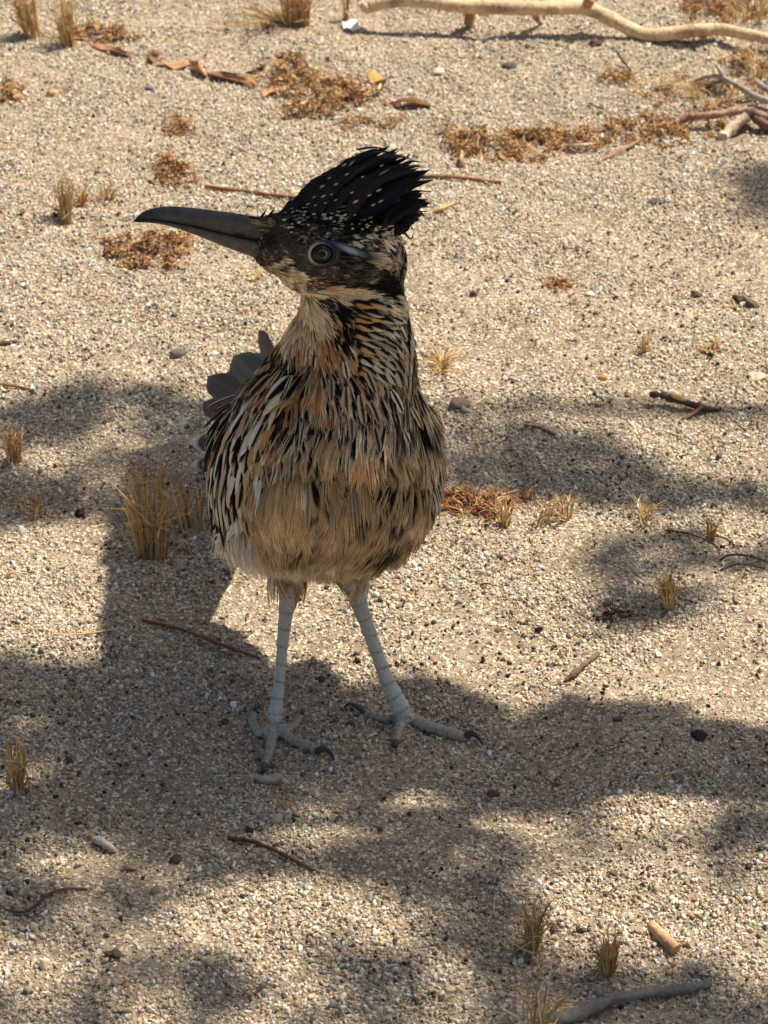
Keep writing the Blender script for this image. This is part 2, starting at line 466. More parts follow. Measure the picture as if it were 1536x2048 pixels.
bme.polygons.foreach_set('use_smooth', np.ones(len(bme.polygons), dtype=bool))
at = bme.color_attributes.new('Col', 'FLOAT_COLOR', 'POINT')
at.data.foreach_set('color', np.c_[bcol, np.ones(nv)].astype(np.float32).ravel())
bme.materials.clear(); bme.materials.append(M['skin']); bme.update()
body = bpy.data.objects.new('body', bme); COL.objects.link(body); body.parent = bird

bme.calc_loop_triangles()
tri = np.empty(len(bme.loop_triangles) * 3, np.int32); bme.loop_triangles.foreach_get('vertices', tri); tri = tri.reshape(-1, 3)
BVH = BVHTree.FromPolygons([Vector(p) for p in bv], tri.tolist())

def hit(px, py, off=0.0):
    """first point of the body on the ray through a photo pixel, with its normal"""
    d = ray(px, py); r = BVH.ray_cast(Vector(CAM), Vector(d))
    if r[0] is None:
        q = BVH.find_nearest(Vector(PY(px, py, .01)))
        return np.array(q[0]) + off * np.array(q[1]), np.array(q[1])
    n = np.array(r[1])
    return np.array(r[0]) + off * n, n

# claws
for P, Rr, C in TOES:
    m_ = MB(); c = catmull(np.array(C), 14); t_ = np.linspace(0, 1, 14)
    rad = Rr[-1] * .66 * (1 - t_ ** 1.3) + .00025
    tube(m_, c, rad, np.outer(1 - t_ * .6, srgb(84, 78, 74)), 8)
    m_.build('claw', M['horn'], bird)

# ------------------------------------------------------------------ bill
def catm1(rows, n): return catmull(np.array(rows, float), n)
top = catm1([(578, 462), (545, 443), (500, 431), (430, 421), (370, 414), (325, 413), (292, 421), (276, 432), (267, 443)], 40)
gap = catm1([(592, 494), (555, 490), (520, 484), (470, 474), (420, 463), (370, 452), (320, 445), (288, 442), (270, 444)], 40)
bot = catm1([(604, 518), (566, 526), (528, 521), (480, 505), (430, 486), (380, 466), (330, 450), (295, 445), (274, 445)], 40)
def mandible(name, A, B, thick, cols):
    m_ = MB(); n = len(A); S = 14; rows = []; cc = []
    for i in range(n):
        t_ = i / (n - 1); Yp = -.0105 - .0185 * t_
        a, b = PY(A[i][0], A[i][1], Yp), PY(B[i][0], B[i][1], Yp)
        mid, half = (a + b) / 2, (a - b) / 2
        th = thick(t_)
        for k in range(S):
            an = 2 * math.pi * k / S
            e = abs(math.sin(an)) ** .8 * (1 if math.sin(an) > 0 else -1)
            rows.append(mid + half * math.cos(an) + FW * th * e)
            cc.append(cols(t_, math.cos(an)))
    i = np.arange(n - 1)[:, None] * S; j = np.arange(S)[None, :]; j2 = (j + 1) % S
    f = np.stack([i + j, i + j2, i + S + j2, i + S + j], -1).reshape(-1, 4)
    m_.add(rows, f, np.array(cc)); return m_.build(name, M['horn'], bird)
D1, D2, D3 = srgb(58, 56, 57), srgb(88, 83, 78), srgb(32, 30, 30)
def ucol(t, c):
    b = D1 * (.5 + .5 * c) + D2 * (.5 - .5 * c)
    k = min(1, max(0, (t - .62) / .3)); return b * (1 - k) + D3 * k
def lcol(t, c):
    b = D2 * (.6 - .3 * c) + srgb(104, 98, 90) * (.4 - .1 * c) * .9
    k = min(1, max(0, (t - .6) / .3)); return b * (1 - k) + D3 * k
th = lambda t: (.0062 * (1 - t) ** .75 + .0011) * (.45 + .55 * min(1, t / .22))
um = mandible('upper_mandible', top, gap, th, ucol)
lm = mandible('lower_mandible', gap + np.array([0, -2.0]), bot, lambda t: th(t) * .9, lcol)
m_ = MB()
nc = [PY(470, 464, -.0205), PY(480, 467, -.0200), PY(492, 471, -.0195)]
tube(m_, catmull(nc, 8), np.array([.3, .8, 1, 1, 1, .9, .6, .2]) * .0007, srgb(20, 18, 18), 6)
m_.build('nostril', M['horn'], um)

# ------------------------------------------------------------------ eye
pe, ne = hit(643, 507); ne = nrm(.55 * nrm(ne) - .45 * ray(643, 507))
ex = nrm(RT - ne * (RT @ ne)); ey = np.cross(ne, ex)
if ey @ UP < 0: ey = -ey
ke = mpp(pe)
def disc(name, rings, RX, RY, dome, mat, parent, base, nseg=40, cf=None):
    m_ = MB(); vv, cc = [], []
    for r_ in rings:
        for k in range(nseg):
            a = 2 * math.pi * k / nseg
            vv.append(base + ex * RX * r_ * math.cos(a) + ey * RY * r_ * math.sin(a) + ne * dome(r_)); cc.append(cf(r_, a))
    n = len(rings); i = np.arange(n - 1)[:, None] * nseg; j = np.arange(nseg)[None, :]; j2 = (j + 1) % nseg
    m_.add(vv, np.stack([i + j, i + j2, i + nseg + j2, i + nseg + j], -1).reshape(-1, 4), np.array(cc))
    return m_.build(name, mat, parent)
def eyecol(r_, a):
    if r_ < .36: return srgb(8, 7, 7)
    if r_ < .46: return srgb(150, 138, 110) * max(.12, .5 + .5 * math.cos(a - .3)) + srgb(20, 16, 14)
    if r_ < .86: return srgb(30, 23, 19)
    return srgb(14, 12, 12)
rings = [.002, .1, .2, .3, .35, .37, .41, .45, .47, .6, .75, .85, .88, 1.0]
eye = disc('eye', rings, 22 * ke, 19.5 * ke, lambda r_: .0027 * math.sqrt(max(0, 1 - (r_ * .96) ** 2)), M['eye'], bird, pe - ne * .0002, cf=eyecol)
def ringcol(r_, a):
    k = .5 + .5 * math.cos(a - math.pi * .95)
    if r_ > 1.15: return srgb(46, 44, 44) * (1 - k ** 3) + srgb(180, 176, 164) * k ** 3
    return srgb(70, 72, 72) * (1 - k ** 2) + srgb(214, 208, 192) * k ** 2
disc('eye_ring', [1.0, 1.05, 1.12, 1.22, 1.30, 1.36], 22 * ke, 19.5 * ke, lambda r_: .0006 + .0011 * math.sin(math.pi * min(1, (r_ - 1.0) / .38)) - (.0018 if r_ > 1.3 else 0), M['dull'], eye, pe, cf=ringcol)

# bare blue skin running back from the eye
m_ = MB(); gu, gv_ = 22, 9; vv, cc = [], []
lineC = catm1([(640, 482), (672, 488), (705, 500), (740, 512), (768, 524), (786, 538)], gu)
lineW = catm1([(3, 0), (6, 0), (9, 0), (7, 0), (3.5, 0), (1, 0)], gu)[:, 0]
for i in range(gu):
    t_ = i / (gu - 1)
    for j in range(gv_):
        s_ = j / (gv_ - 1) * 2 - 1
        p, n = hit(lineC[i][0] - s_ * 3, lineC[i][1] + s_ * lineW[i])
        vv.append(p + n * (.0011 * (1 - s_ * s_) + .0004 + .0002 * math.sin(i * 2.3 + j)))
        w_ = .95 * math.exp(-((t_ - .36) / .12) ** 2) * math.exp(-((s_ - .3) / .55) ** 2)
        c = srgb(50, 66, 84) * (1 - t_) + srgb(52, 56, 60) * t_
        cc.append(c * (1 - w_) + srgb(176, 190, 192) * w_)
ii_, jj_ = np.meshgrid(np.arange(gu - 1), np.arange(gv_ - 1)); q0 = (ii_ * gv_ + jj_).ravel()
m_.add(vv, np.stack([q0, q0 + 1, q0 + gv_ + 1, q0 + gv_], -1), np.array(cc)); m_.build('bare_skin', M['dull'], bird)
# the eye on the hidden side of the head
hv = BVH.ray_cast(Vector(PY(643, 500, .2)), Vector((0, -1, 0)))
if hv[0] is not None:
    m_ = MB(); v, f = ICO2; m_.add(v * np.array([.0044, .002, .004]) + np.array(hv[0]), f, srgb(30, 24, 20)); m_.build('eye', M['eye'], bird)
# ------------------------------------------------------------------ plumage
GUIDES = np.array([  # photo pixel, direction of the feathers there
    (560, 555, 55, 50), (590, 590, 35, 80), (560, 535, 80, 40), (620, 640, -5, 100), (620, 720, -32, 100), (680, 650, 25, 100),
    (700, 720, 15, 100), (760, 600, 100, 30), (800, 610, 100, 35), (780, 650, 90, 60), (810, 690, 80, 75), (760, 720, 55, 100),
    (820, 750, 60, 100), (560, 740, -65, 75), (510, 790, -62, 85), (470, 840, -50, 100), (440, 920, -14, 100), (430, 1020, 6, 100),
    (480, 900, -25, 100), (480, 1000, 5, 100), (560, 850, -30, 100), (650, 850, -3, 100), (740, 850, 18, 100), (820, 850, 35, 100),
    (870, 850, 30, 100), (880, 950, 2, 100), (860, 1020, -8, 100), (560, 960, -15, 100), (650, 980, 0, 100), (760, 980, 6, 100),
    (560, 1060, -12, 100), (650, 1080, 0, 100), (780, 1060, -4, 100), (480, 1080, -15, 100), (640, 1140, 5, 100), (770, 1110, -5, 100),
    (580, 1160, -8, 100), (700, 1140, 10, 100),
    (540, 450, 100, -35), (600, 425, 100, -55), (660, 420, 100, -50), (720, 430, 100, -35), (770, 450, 100, -15), (560, 480, 100, -5),
    (610, 470, 100, -8), (680, 465, 100, 5), (740, 480, 100, 25), (790, 500, 60, 90), (600, 520, 100, 15), (640, 550, 100, 25),
    (700, 545, 100, 20), (760, 550, 100, 35), (690, 585, 100, 25), (620, 570, 90, 45), (805, 560, 30, 100)], float)

def flow(p, n):
    x, y = proj(p)
    d2 = (x[:, None] - GUIDES[None, :, 0]) ** 2 + (y[:, None] - GUIDES[None, :, 1]) ** 2
    wt = 1 / (d2 + 400) ** 1.6; g = nrm(GUIDES[:, 2:])
    v = (wt[:, :, None] * g[None]).sum(1); v = nrm(v)
    d = v[:, :1] * RT - v[:, 1:] * UP
    facing = (-(n * nrm(p - CAM)).sum(1))
    k = np.clip((facing + .1) / .5, 0, 1)[:, None]
    back = np.tile(nrm(np.array([0, .55, -.8])), (len(p), 1))
    d = d * k + back * (1 - k)
    d = d - n * (d * n).sum(1, keepdims=True)
    return nrm(d), facing, x, y

CRM, WHT, RUF = srgb(238, 222, 188), srgb(244, 236, 218), srgb(208, 152, 98)
BUF, BLK, GRB = srgb(220, 184, 132), srgb(24, 21, 20), srgb(194, 172, 138)
OLV, PAL2, DKB, TAN = srgb(206, 174, 124), srgb(236, 222, 200), srgb(80, 70, 60), srgb(214, 186, 148)
GRY = srgb(132, 126, 114)
# zone: px, py, rx, ry, length mm, half width mm, strands, options [(weight, vane colour, streak colour, streak half width, mode)]
ZONES = [
    (575, 570, 28, 38, 4.2, 1.1, 9, [(5, CRM, GRB, .5, 0), (1, WHT, WHT, 0, 0), (1.5, BLK, BLK, .3, 0), (2, TAN, DKB, .3, 0)]),
    (612, 640, 30, 50, 7, 1.5, 12, [(6, CRM, BUF, .4, 0), (3, WHT, CRM, .3, 0), (1, BUF, BLK, .25, 0)]),
    (640, 715, 45, 45, 9, 1.7, 14, [(4, BUF, RUF, .5, 0), (3, CRM, BUF, .4, 0), (2, RUF, RUF, 0, 0), (1.3, CRM, BLK, .4, 0)]),
    (700, 680, 28, 55, 8, 1.6, 12, [(2, RUF, BLK, .5, 0), (2, CRM, BLK, .6, 0), (2, BUF, RUF, .4, 0), (2, BLK, BLK, 0, 0)]),
    (770, 650, 45, 60, 9, 2.0, 15, [(5, CRM, DKB, .45, 1), (1.2, BLK, BLK, 0, 0), (3, GRB, DKB, .5, 1)]),
    (800, 730, 40, 45, 10, 2.1, 15, [(4, CRM, DKB, .45, 1), (.6, BLK, BLK, 0, 0), (1.5, RUF, DKB, .4, 0), (3, GRB, DKB, .45, 1)]),
    (560, 775, 55, 55, 11, 1.9, 15, [(3, CRM, BLK, .42, 0), (3, BUF, BLK, .4, 0), (3, RUF, BLK, .38, 0), (2, CRM, RUF, .5, 0)]),
    (650, 820, 55, 60, 12, 1.9, 16, [(4, BUF, RUF, .5, 0), (3, CRM, BLK, .36, 0), (2.5, RUF, CRM, .3, 0), (1.6, TAN, BLK, .5, 0)]),
    (710, 800, 30, 45, 11, 1.8, 15, [(2, BLK, BLK, 0, 0), (3, CRM, BLK, .5, 0), (2, BUF, BLK, .4, 0)]),
    (790, 830, 55, 60, 12, 2.0, 16, [(4, GRB, DKB, .4, 0), (.3, BLK, BLK, .0, 0), (2, RUF, DKB, .35, 0), (4, CRM, BLK, .3, 0), (3, BUF, GRB, .4, 0)]),
    (560, 890, 55, 45, 13, 2.0, 17, [(4, BUF, BUF, .3, 0), (2, CRM, BLK, .3, 0), (2, OLV, RUF, .4, 0), (.8, TAN, BLK, .35, 0)]),
    (680, 910, 70, 50, 13, 2.0, 17, [(4, BUF, RUF, .4, 0), (3, CRM, BUF, .5, 0), (3, OLV, OLV, 0, 0), (1.0, OLV, BLK, .4, 0)]),
    (800, 930, 60, 60, 13, 2.1, 17, [(4, GRB, OLV, .5, 0), (2, OLV, BLK, .35, 0), (2, CRM, GRB, .5, 0)]),
    (870, 900, 25, 80, 13, 2.0, 16, [(3, GRB, DKB, .4, 0), (4, CRM, BLK, .35, 0), (3, BUF, GRB, .5, 0)]),
    (560, 985, 60, 40, 14, 2.1, 18, [(4, OLV, BUF, .5, 0), (2, GRB, OLV, .5, 0), (2, CRM, BUF, .5, 0)]),
    (690, 1000, 80, 40, 14, 2.1, 18, [(4, OLV, GRB, .5, 0), (3, BUF, OLV, .5, 0), (2, GRB, GRB, 0, 0), (.5, DKB, DKB, 0, 0)]),
    (620, 1055, 110, 35, 14, 2.2, 18, [(4, GRB, OLV, .4, 0), (2, TAN, GRB, .5, 0), (1, OLV, DKB, .4, 0)]),
    (780, 1040, 50, 45, 14, 2.1, 18, [(3, GRB, OLV, .4, 0), (2, OLV, DKB, .5, 0), (1, DKB, DKB, 0, 0)]),
    (480, 1080, 40, 30, 14, 2.3, 18, [(4, PAL2, PAL2, 0, 0), (2, WHT, PAL2, .5, 0), (1, TAN, TAN, 0, 0)]),
    (640, 1115, 130, 30, 15, 2.2, 18, [(4, PAL2, TAN, .5, 0), (3, TAN, TAN, 0, 0), (1.5, WHT, PAL2, .5, 0), (1, GRB, GRB, 0, 0)]),
    (575, 1160, 25, 25, 7, 1.6, 14, [(3, TAN, TAN, 0, 0), (2, PAL2, PAL2, 0, 0)]),
    (702, 1140, 25, 25, 7, 1.6, 14, [(3, TAN, GRB, .4, 0), (2, PAL2, PAL2, 0, 0)]),
    (450, 920, 35, 110, 11, 1.8, 12, [(3, CRM, BLK, .5, 0), (2, BUF, BLK, .5, 0)]),
    # head
    (545, 470, 26, 30, 3.0, .7, 7, [(5, DKB, DKB, 0, 0), (.8, TAN, DKB, .5, 0), (2, BLK, DKB, .3, 0)]),
    (610, 430, 45, 25, 4.5, .9, 8, [(5, BLK, BLK, 0, 0), (2, DKB, DKB, 0, 0), (1.6, CRM, BLK, .72, 2)]),
    (700, 445, 60, 18, 5.0, 1.0, 9, [(6, BLK, BLK, 0, 0), (1.7, CRM, BLK, .7, 2)]),
    (620, 465, 45, 15, 3.6, .8, 8, [(5, DKB, BLK, .4, 0), (1.2, BUF, BLK, .65, 2), (.5, GRB, DKB, .4, 0)]),
    (740, 475, 45, 14, 4.5, .9, 8, [(3, DKB, BLK, .4, 0), (2.5, CRM, BLK, .55, 1), (2, BLK, BLK, 0, 0)]),
    (795, 500, 20, 35, 6, 1.1, 10, [(3, CRM, BLK, .4, 0), (1, WHT, WHT, 0, 0), (3, BLK, BLK, 0, 0), (2, GRB, BLK, .5, 0)]),
    (780, 550, 16, 30, 6, 1.1, 10, [(5, BLK, BLK, 0, 0), (.6, GRB, BLK, .4, 0)]),
    (600, 530, 30, 22, 3.2, .7, 7, [(6, DKB, DKB, .4, 0), (1, GRY, DKB, .6, 0)]),
    (640, 545, 40, 14, 3.8, .8, 8, [(5, DKB, DKB, 0, 0), (1.5, GRB, DKB, .5, 0)]),
    (700, 550, 45, 16, 5.0, .9, 9, [(4, DKB, BLK, .5, 0), (2, GRY, DKB, .5, 0), (.5, CRM, DKB, .5, 0)]),
    (760, 575, 32, 22, 6, 1.0, 9, [(6, BLK, BLK, 0, 0), (1, DKB, DKB, 0, 0)]),
    (610, 565, 26, 14, 3.8, .8, 8, [(1.4, BUF, DKB, .6, 1), (4, DKB, DKB, 0, 0), (1, CRM, BLK, .5, 0)]),
    (690, 588, 60, 10, 6, 1.0, 10, [(6, CRM, BUF, .3, 0), (1, GRB, DKB, .3, 0)]),
    (720, 612, 55, 10, 7, 1.3, 11, [(5, BLK, BLK, 0, 0), (1, GRB, BLK, .5, 0)]),
    (650, 600, 25, 14, 4.5, .9, 8, [(4, BLK, DKB, .4, 0), (2, CRM, BLK, .5, 0)]),
]
ZP = np.array([z[:4] for z in ZONES], float)

# feather roots spread over the trunk, neck and head
va, vb, vc = bv[tri[:, 0]], bv[tri[:, 1]], bv[tri[:, 2]]
cen = (va + vb + vc) / 3; cn = nrm(np.cross(vb - va, vc - va)); ar = np.linalg.norm(np.cross(vb - va, vc - va), axis=1) / 2
cx, cy = proj(cen)
is_leg = (cy > 1172) | ((cy > 1135) & ((cx < 545) | (cx > 735)) & (cen[:, 2] < .06)) | (cen[:, 2] < .058)
front = -(cn * nrm(cen - CAM)).sum(1) > -.25
headz = (cy < 615) & (cen[:, 2] > .15)
dens = np.where(headz, 300e4, np.where(cy < 760, 46e4, 19e4)) * np.where(front, 1.0, .30)
wgt = ar * dens * (~is_leg); NF = int(wgt.sum())
pick = rng.choice(len(cen), NF, p=wgt / wgt.sum())
rr = rng.random((NF, 2)); fl = rr.sum(1) > 1; rr[fl] = 1 - rr[fl]
P0 = va[pick] + rr[:, :1] * (vb - va)[pick] + rr[:, 1:] * (vc - va)[pick]; N0 = cn[pick]
T0, FA, x0, y0 = flow(P0, N0)
inside = lambda cx_, cy_, rx_, ry_: ((x0 - cx_) / rx_) ** 2 + ((y0 - cy_) / ry_) ** 2 < 1
bald = (FA > -.1) & (inside(643, 507, 36, 31) | inside(706, 500, 34, 9) | ((x0 < 512) & (y0 < 510) & (y0 > 455)))
keep = ~bald & ~((x0 < np.interp(y0, [740, 790, 850, 920, 1000, 1060], [560, 545, 528, 508, 492, 480])) & (y0 > 765) & (y0 < 1060) & (FA > -.1) & (rng.random(NF) < .93))
P0, N0, T0, FA, x0, y0 = P0[keep], N0[keep], T0[keep], FA[keep], x0[keep], y0[keep]; NF = len(P0)
zd = ((x0[:, None] - ZP[None, :, 0]) / ZP[None, :, 2]) ** 2 + ((y0[:, None] - ZP[None, :, 1]) / ZP[None, :, 3]) ** 2
zd = zd * rng.uniform(.75, 1.3, zd.shape); zi = zd.argmin(1)
pn = .6 * vnoise(x0, y0, 24, 5) + .4 * vnoise(x0, y0, 60, 6)
ang = (vnoise(x0, y0, 34, 8) - .5) * .75 + (vnoise(x0, y0, 14, 9) - .5) * .5
ang = np.where(y0 < 610, ang * .4, ang)
SS = np.cross(N0, T0); T0 = nrm(T0 * np.cos(ang)[:, None] + SS * np.sin(ang)[:, None])
print('feathers', NF)

def strands(mb, P, T, N, L, W, colv, cols, sw, mode, ns, lift, seg=4, width=.00017, basek=.4):
    """every feather is a bundle of fine barbs fanning from its root"""
    idx = np.repeat(np.arange(len(P)), ns); n = len(idx)
    u = rng.uniform(-1, 1, n); S = np.cross(N, T)[idx]; t = T[idx]; nn = N[idx]
    Ls = L[idx] * (1 - .3 * u * u) * rng.uniform(.75, 1.08, n); Ws = W[idx]
    vsn = np.linspace(0, 1, seg + 1)
    wav = rng.normal(0, .10, n); hgt = lift[idx] * rng.uniform(.6, 1.25, n)
    phi = rng.uniform(-.9, .9, n); wv = S * np.cos(phi)[:, None] + nn * np.sin(phi)[:, None]
    half = width * rng.uniform(.7, 1.4, n)
    pts, cc = [], []
    stre = (np.abs(u) < sw[idx])
    for v in vsn:
        g = .3 + .7 * math.sin(min(1, v * 1.5) * math.pi / 2)
        off = u * Ws * g + wav * Ws * v * v * 1.2
        q = P[idx] + t * (Ls * v)[:, None] + S * off[:, None] + nn * ((Ls * hgt) * (v - .55 * v * v) + Ws * .25 * (1 - u * u))[:, None]
        hw = half * (1.0 if v < .7 else (1 - v) / .3 * .85 + .15)
        pts.append(np.stack([q - wv * hw[:, None], q + wv * hw[:, None]], 1))
        m = mode[idx]
        is_s = np.where(m == 1, v < .62, np.where(m == 2, v < .72, stre & (v < .97)))
        is_s = np.where((m == 1) & (np.abs(u) > .8), v < .5, is_s)
        is_s = np.where((m == 2) & (np.abs(u) > .55), True, is_s)
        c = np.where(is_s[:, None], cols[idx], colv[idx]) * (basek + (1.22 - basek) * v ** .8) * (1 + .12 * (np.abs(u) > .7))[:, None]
        cc.append(np.repeat(c[:, None, :], 2, 1))
    pts = np.stack(pts, 1); cc = np.stack(cc, 1) * rng.uniform(.8, 1.15, (n, 1, 1, 1))
    k = (seg + 1) * 2
    b = np.arange(n)[:, None, None] * k + np.arange(seg)[None, :, None] * 2
    f = np.concatenate([b, b + 1, b + 3, b + 2], 2).reshape(-1, 4)
    mb.add(pts.reshape(-1, 3), f, cc.reshape(-1, 3))

regions = {'breast_plumage': MB(), 'neck_plumage': MB(), 'head_plumage': MB()}
WINGM = (x0 < 500 + np.clip((y0 - 760) * .02, 0, 8)) & (y0 > 760) & (y0 < 1075)
for z, zone in enumerate(ZONES):
    sel = np.where((zi == z))[0]
    if not len(sel): continue
    _, _, _, _, L, W, ns, opts = zone
    pr = np.array([o[0] for o in opts], float)
    lum = np.array([o[1].mean() + o[2].mean() for o in opts]); order = np.argsort(lum); cum = np.cumsum(pr[order]) / pr.sum()
    key = np.clip(.55 * (pn[sel] - pn.mean()) / (pn.std() + 1e-6) * .29 + .5 + rng.uniform(-.5, .5, len(sel)) * .85, 0, .9999)
    oi = order[np.searchsorted(cum, key)]
    # neighbouring feathers share a shade a little, so the breast shows patches, not noise
    jit = rng.uniform(.85, 1.15, (len(sel), 1)) * (.72 + .62 * pn[sel])[:, None]
    cv = np.array([o[1] for o in opts])[oi] * jit; cs = np.array([o[2] for o in opts])[oi] * jit
    sw = np.array([o[3] for o in opts], float)[oi]; mo = np.array([o[4] for o in opts])[oi]
    big = 1.3 if zone[1] > 740 else 1.0; ns = int(ns * (1.9 if zone[1] > 1075 else 1.5 if big > 1 else 1.2))
    Ls = L * .001 * big ** .5 * rng.uniform(.75, 1.25, len(sel)); Ws = W * .001 * big * rng.uniform(.75, 1.2, len(sel))
    lf = rng.uniform(.12, .30, len(sel))
    reg = 'head_plumage' if zone[1] < 600 or z >= 23 else ('neck_plumage' if zone[1] < 740 else 'breast_plumage')
    back_ = FA[sel] < -.1
    T = nrm(T0[sel] + rng.normal(0, .24 if zone[1] > 1075 else .11, (len(sel), 3)))
    T = nrm(T - N0[sel] * (T * N0[sel]).sum(1, keepdims=True))
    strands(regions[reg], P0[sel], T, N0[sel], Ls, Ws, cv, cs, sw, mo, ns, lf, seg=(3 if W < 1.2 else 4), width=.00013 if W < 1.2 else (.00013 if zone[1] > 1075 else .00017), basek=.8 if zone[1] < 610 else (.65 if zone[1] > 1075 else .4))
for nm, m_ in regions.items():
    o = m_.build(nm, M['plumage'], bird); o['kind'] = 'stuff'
    print(nm, sum(len(f) for f in m_.f))

BB = []
for mo_ in (um, lm):
    mv = np.empty(len(mo_.data.vertices) * 3, np.float32); mo_.data.vertices.foreach_get('co', mv)
    BB.append(BVHTree.FromPolygons([Vector(p) for p in mv.reshape(-1, 3).astype(float) + FEET], [list(p.vertices) for p in mo_.data.polygons]))
bp_, bnn, bt_ = [], [], []
for k in range(420):
    y = rng.uniform(434, 532); xe = np.interp(y, [434, 470, 500, 532], [512, 540, 532, 552]); x = xe + rng.normal(0, 9)
    best = None
    for bb in BB:
        h_ = bb.ray_cast(Vector(CAM), Vector(ray(x, y)))
        if h_[0] is not None and (best is None or h_[3] < best[3]): best = h_
    if best is None: continue
    n = np.array(best[1]); n = n if n @ FW < 0 else -n
    d_ = 100 * RT - rng.uniform(-25, 25) * UP; d_ = d_ - n * (d_ @ n) * .8
    bp_.append(np.array(best[0])); bnn.append(n); bt_.append(nrm(d_))
bp_, bnn, bt_ = np.array(bp_), np.array(bnn), np.array(bt_); kb = len(bp_)
cb_ = np.array([DKB, DKB * .7, GRY * .6, TAN * .5, BLK])[rng.integers(0, 5, kb)]
m_ = MB(); strands(m_, bp_, bt_, bnn, rng.uniform(.003, .0055, kb), rng.uniform(.0005, .0009, kb), cb_, cb_, np.zeros(kb), np.zeros(kb, int), 7, rng.uniform(.12, .3, kb), seg=3, width=.00013, basek=.8)
o = m_.build('bill_bristles', M['plumage'], bird); o['kind'] = 'stuff'

# ---- flat feathers with a vane: coverts, flight feathers, tail, crest
def vane(P, T, N, L, W, colf, nu=7, nv_=10, lift=.1, curl=.1, dome=.25, point=.5, ragged=.06, bend=0.0, roll=0.0):
    T = nrm(T); N = nrm(N - T * (N @ T)); S = np.cross(N, T)
    if roll:
        S, N = S * math.cos(roll) + N * math.sin(roll), N * math.cos(roll) - S * math.sin(roll)
    us = np.linspace(-1, 1, nu); vsn = np.linspace(0, 1, nv_); vv, cc = [], []
    for v in vsn:
        wdt = min(1, (v + .10) / .38) ** .6 * max(0.0, 1 - v ** (2.2 / point)) ** .5
        for u in us:
            rg = 1 + (ragged * rng.normal() if abs(u) == 1 else 0)
            vv.append(P + T * L * v * (1 - .05 * u * u) + S * (W * u * wdt * rg + bend * L * 4 * v * (1 - v))
                      + N * (lift * L * v - curl * L * v * v + dome * W * wdt * (1 - u * u)))
            cc.append(colf(u, v))
    ii_, jj_ = np.meshgrid(np.arange(nv_ - 1), np.arange(nu - 1)); q = (ii_ * nu + jj_).ravel()
    return np.array(vv), np.stack([q, q + 1, q + nu + 1, q + nu], -1), np.array(cc)

def feather(name, mat, parent, *a, **k):
    m_ = MB(); v, f, c = vane(*a, **k); m_.add(v, f, c); return m_.build(name, mat, parent, origin=a[0])

def px_dir(p, n, dx, dy):
    d = dx * RT - dy * UP; d = d - n * (d @ n); return nrm(d)

# wing coverts on the bird's right side: cream vanes, black inner edge
rows = []
for y in np.arange(752, 1010, 19):
    xl = np.interp(y, [740, 790, 850, 920, 1000, 1060], [520, 470, 436, 420, 414, 416])
    xr = np.interp(y, [740, 790, 850, 920, 1000, 1060], [585, 575, 560, 535, 512, 490])
    for x in np.arange(xl + 4, xr, 16.5):
        rows.append((x + rng.uniform(-4, 4), y + rng.uniform(-5, 5)))
for x, y in rows:
    p, n = hit(x, y, .0006)
    dx = np.interp(y, [740, 800, 850, 920, 1000], [-68, -58, -40, -16, 4]) + rng.uniform(-8, 8)
    T = px_dir(p, n, dx, 100)
    base = [CRM, CRM, BUF, RUF, WHT, TAN][rng.integers(0, 6)] if y < 880 else [CRM, CRM, WHT, BUF, TAN][rng.integers(0, 5)]
    base = base * rng.uniform(.75, 1.0); side = 1 if rng.random() < .75 else -1; wdk = rng.uniform(.15, .6)
    def cf(u, v, b=base, s=side, w=wdk):
        if abs(u * s) < .09: return b * .8
        return BLK if (u * s > w and v < .93) or v < .12 else b
    feather('covert_feather', M['feather'], bird, p, T, n, rng.uniform(.0120, .0155), rng.uniform(.0022, .0030), cf, 9, 9,
            lift=.22, curl=.12, dome=.3, point=.62, ragged=.08)
# long flight feathers low on that wing
for (xa, ya, xb, yb, wd, kind) in [(424, 985, 440, 1088, 8, 2), (430, 960, 436, 1068, 8, 1), (446, 985, 449, 1072, 9, 0), (458, 975, 455, 1062, 9, 0),
                                   (470, 985, 458, 1070, 9, 1), (520, 985, 452, 1088, 15, 0), (508, 990, 470, 1082, 12, 3), (428, 920, 421, 1040, 8, 0), (420, 960, 428, 1082, 7, 2),
                                   (440, 1010, 452, 1104, 8, 2), (484, 970, 468, 1050, 9, 0), (497, 960, 480, 1048, 9, 1)]:
    p, n = hit(xa, ya, .0015); q, n2 = hit(xb, min(yb, 1060), .0035)
    q = PY(xb, yb, q[1]); L = np.linalg.norm(q - p); k = mpp(p)
    b = {0: CRM, 1: BUF, 2: BLK, 3: PAL2}[kind] * rng.uniform(.85, 1.0)
    def cf(u, v, b=b, kd=kind):
        if abs(u) < .1: return b * .75
        return BLK if (u > .45 and kd in (0, 1)) else b
    feather('flight_feather', M['feather'], bird, p, q - p, nrm(n - .3 * FW), L, wd * k, cf, 7, 10, lift=.06, curl=.04, dome=.25, point=.7, ragged=.05)
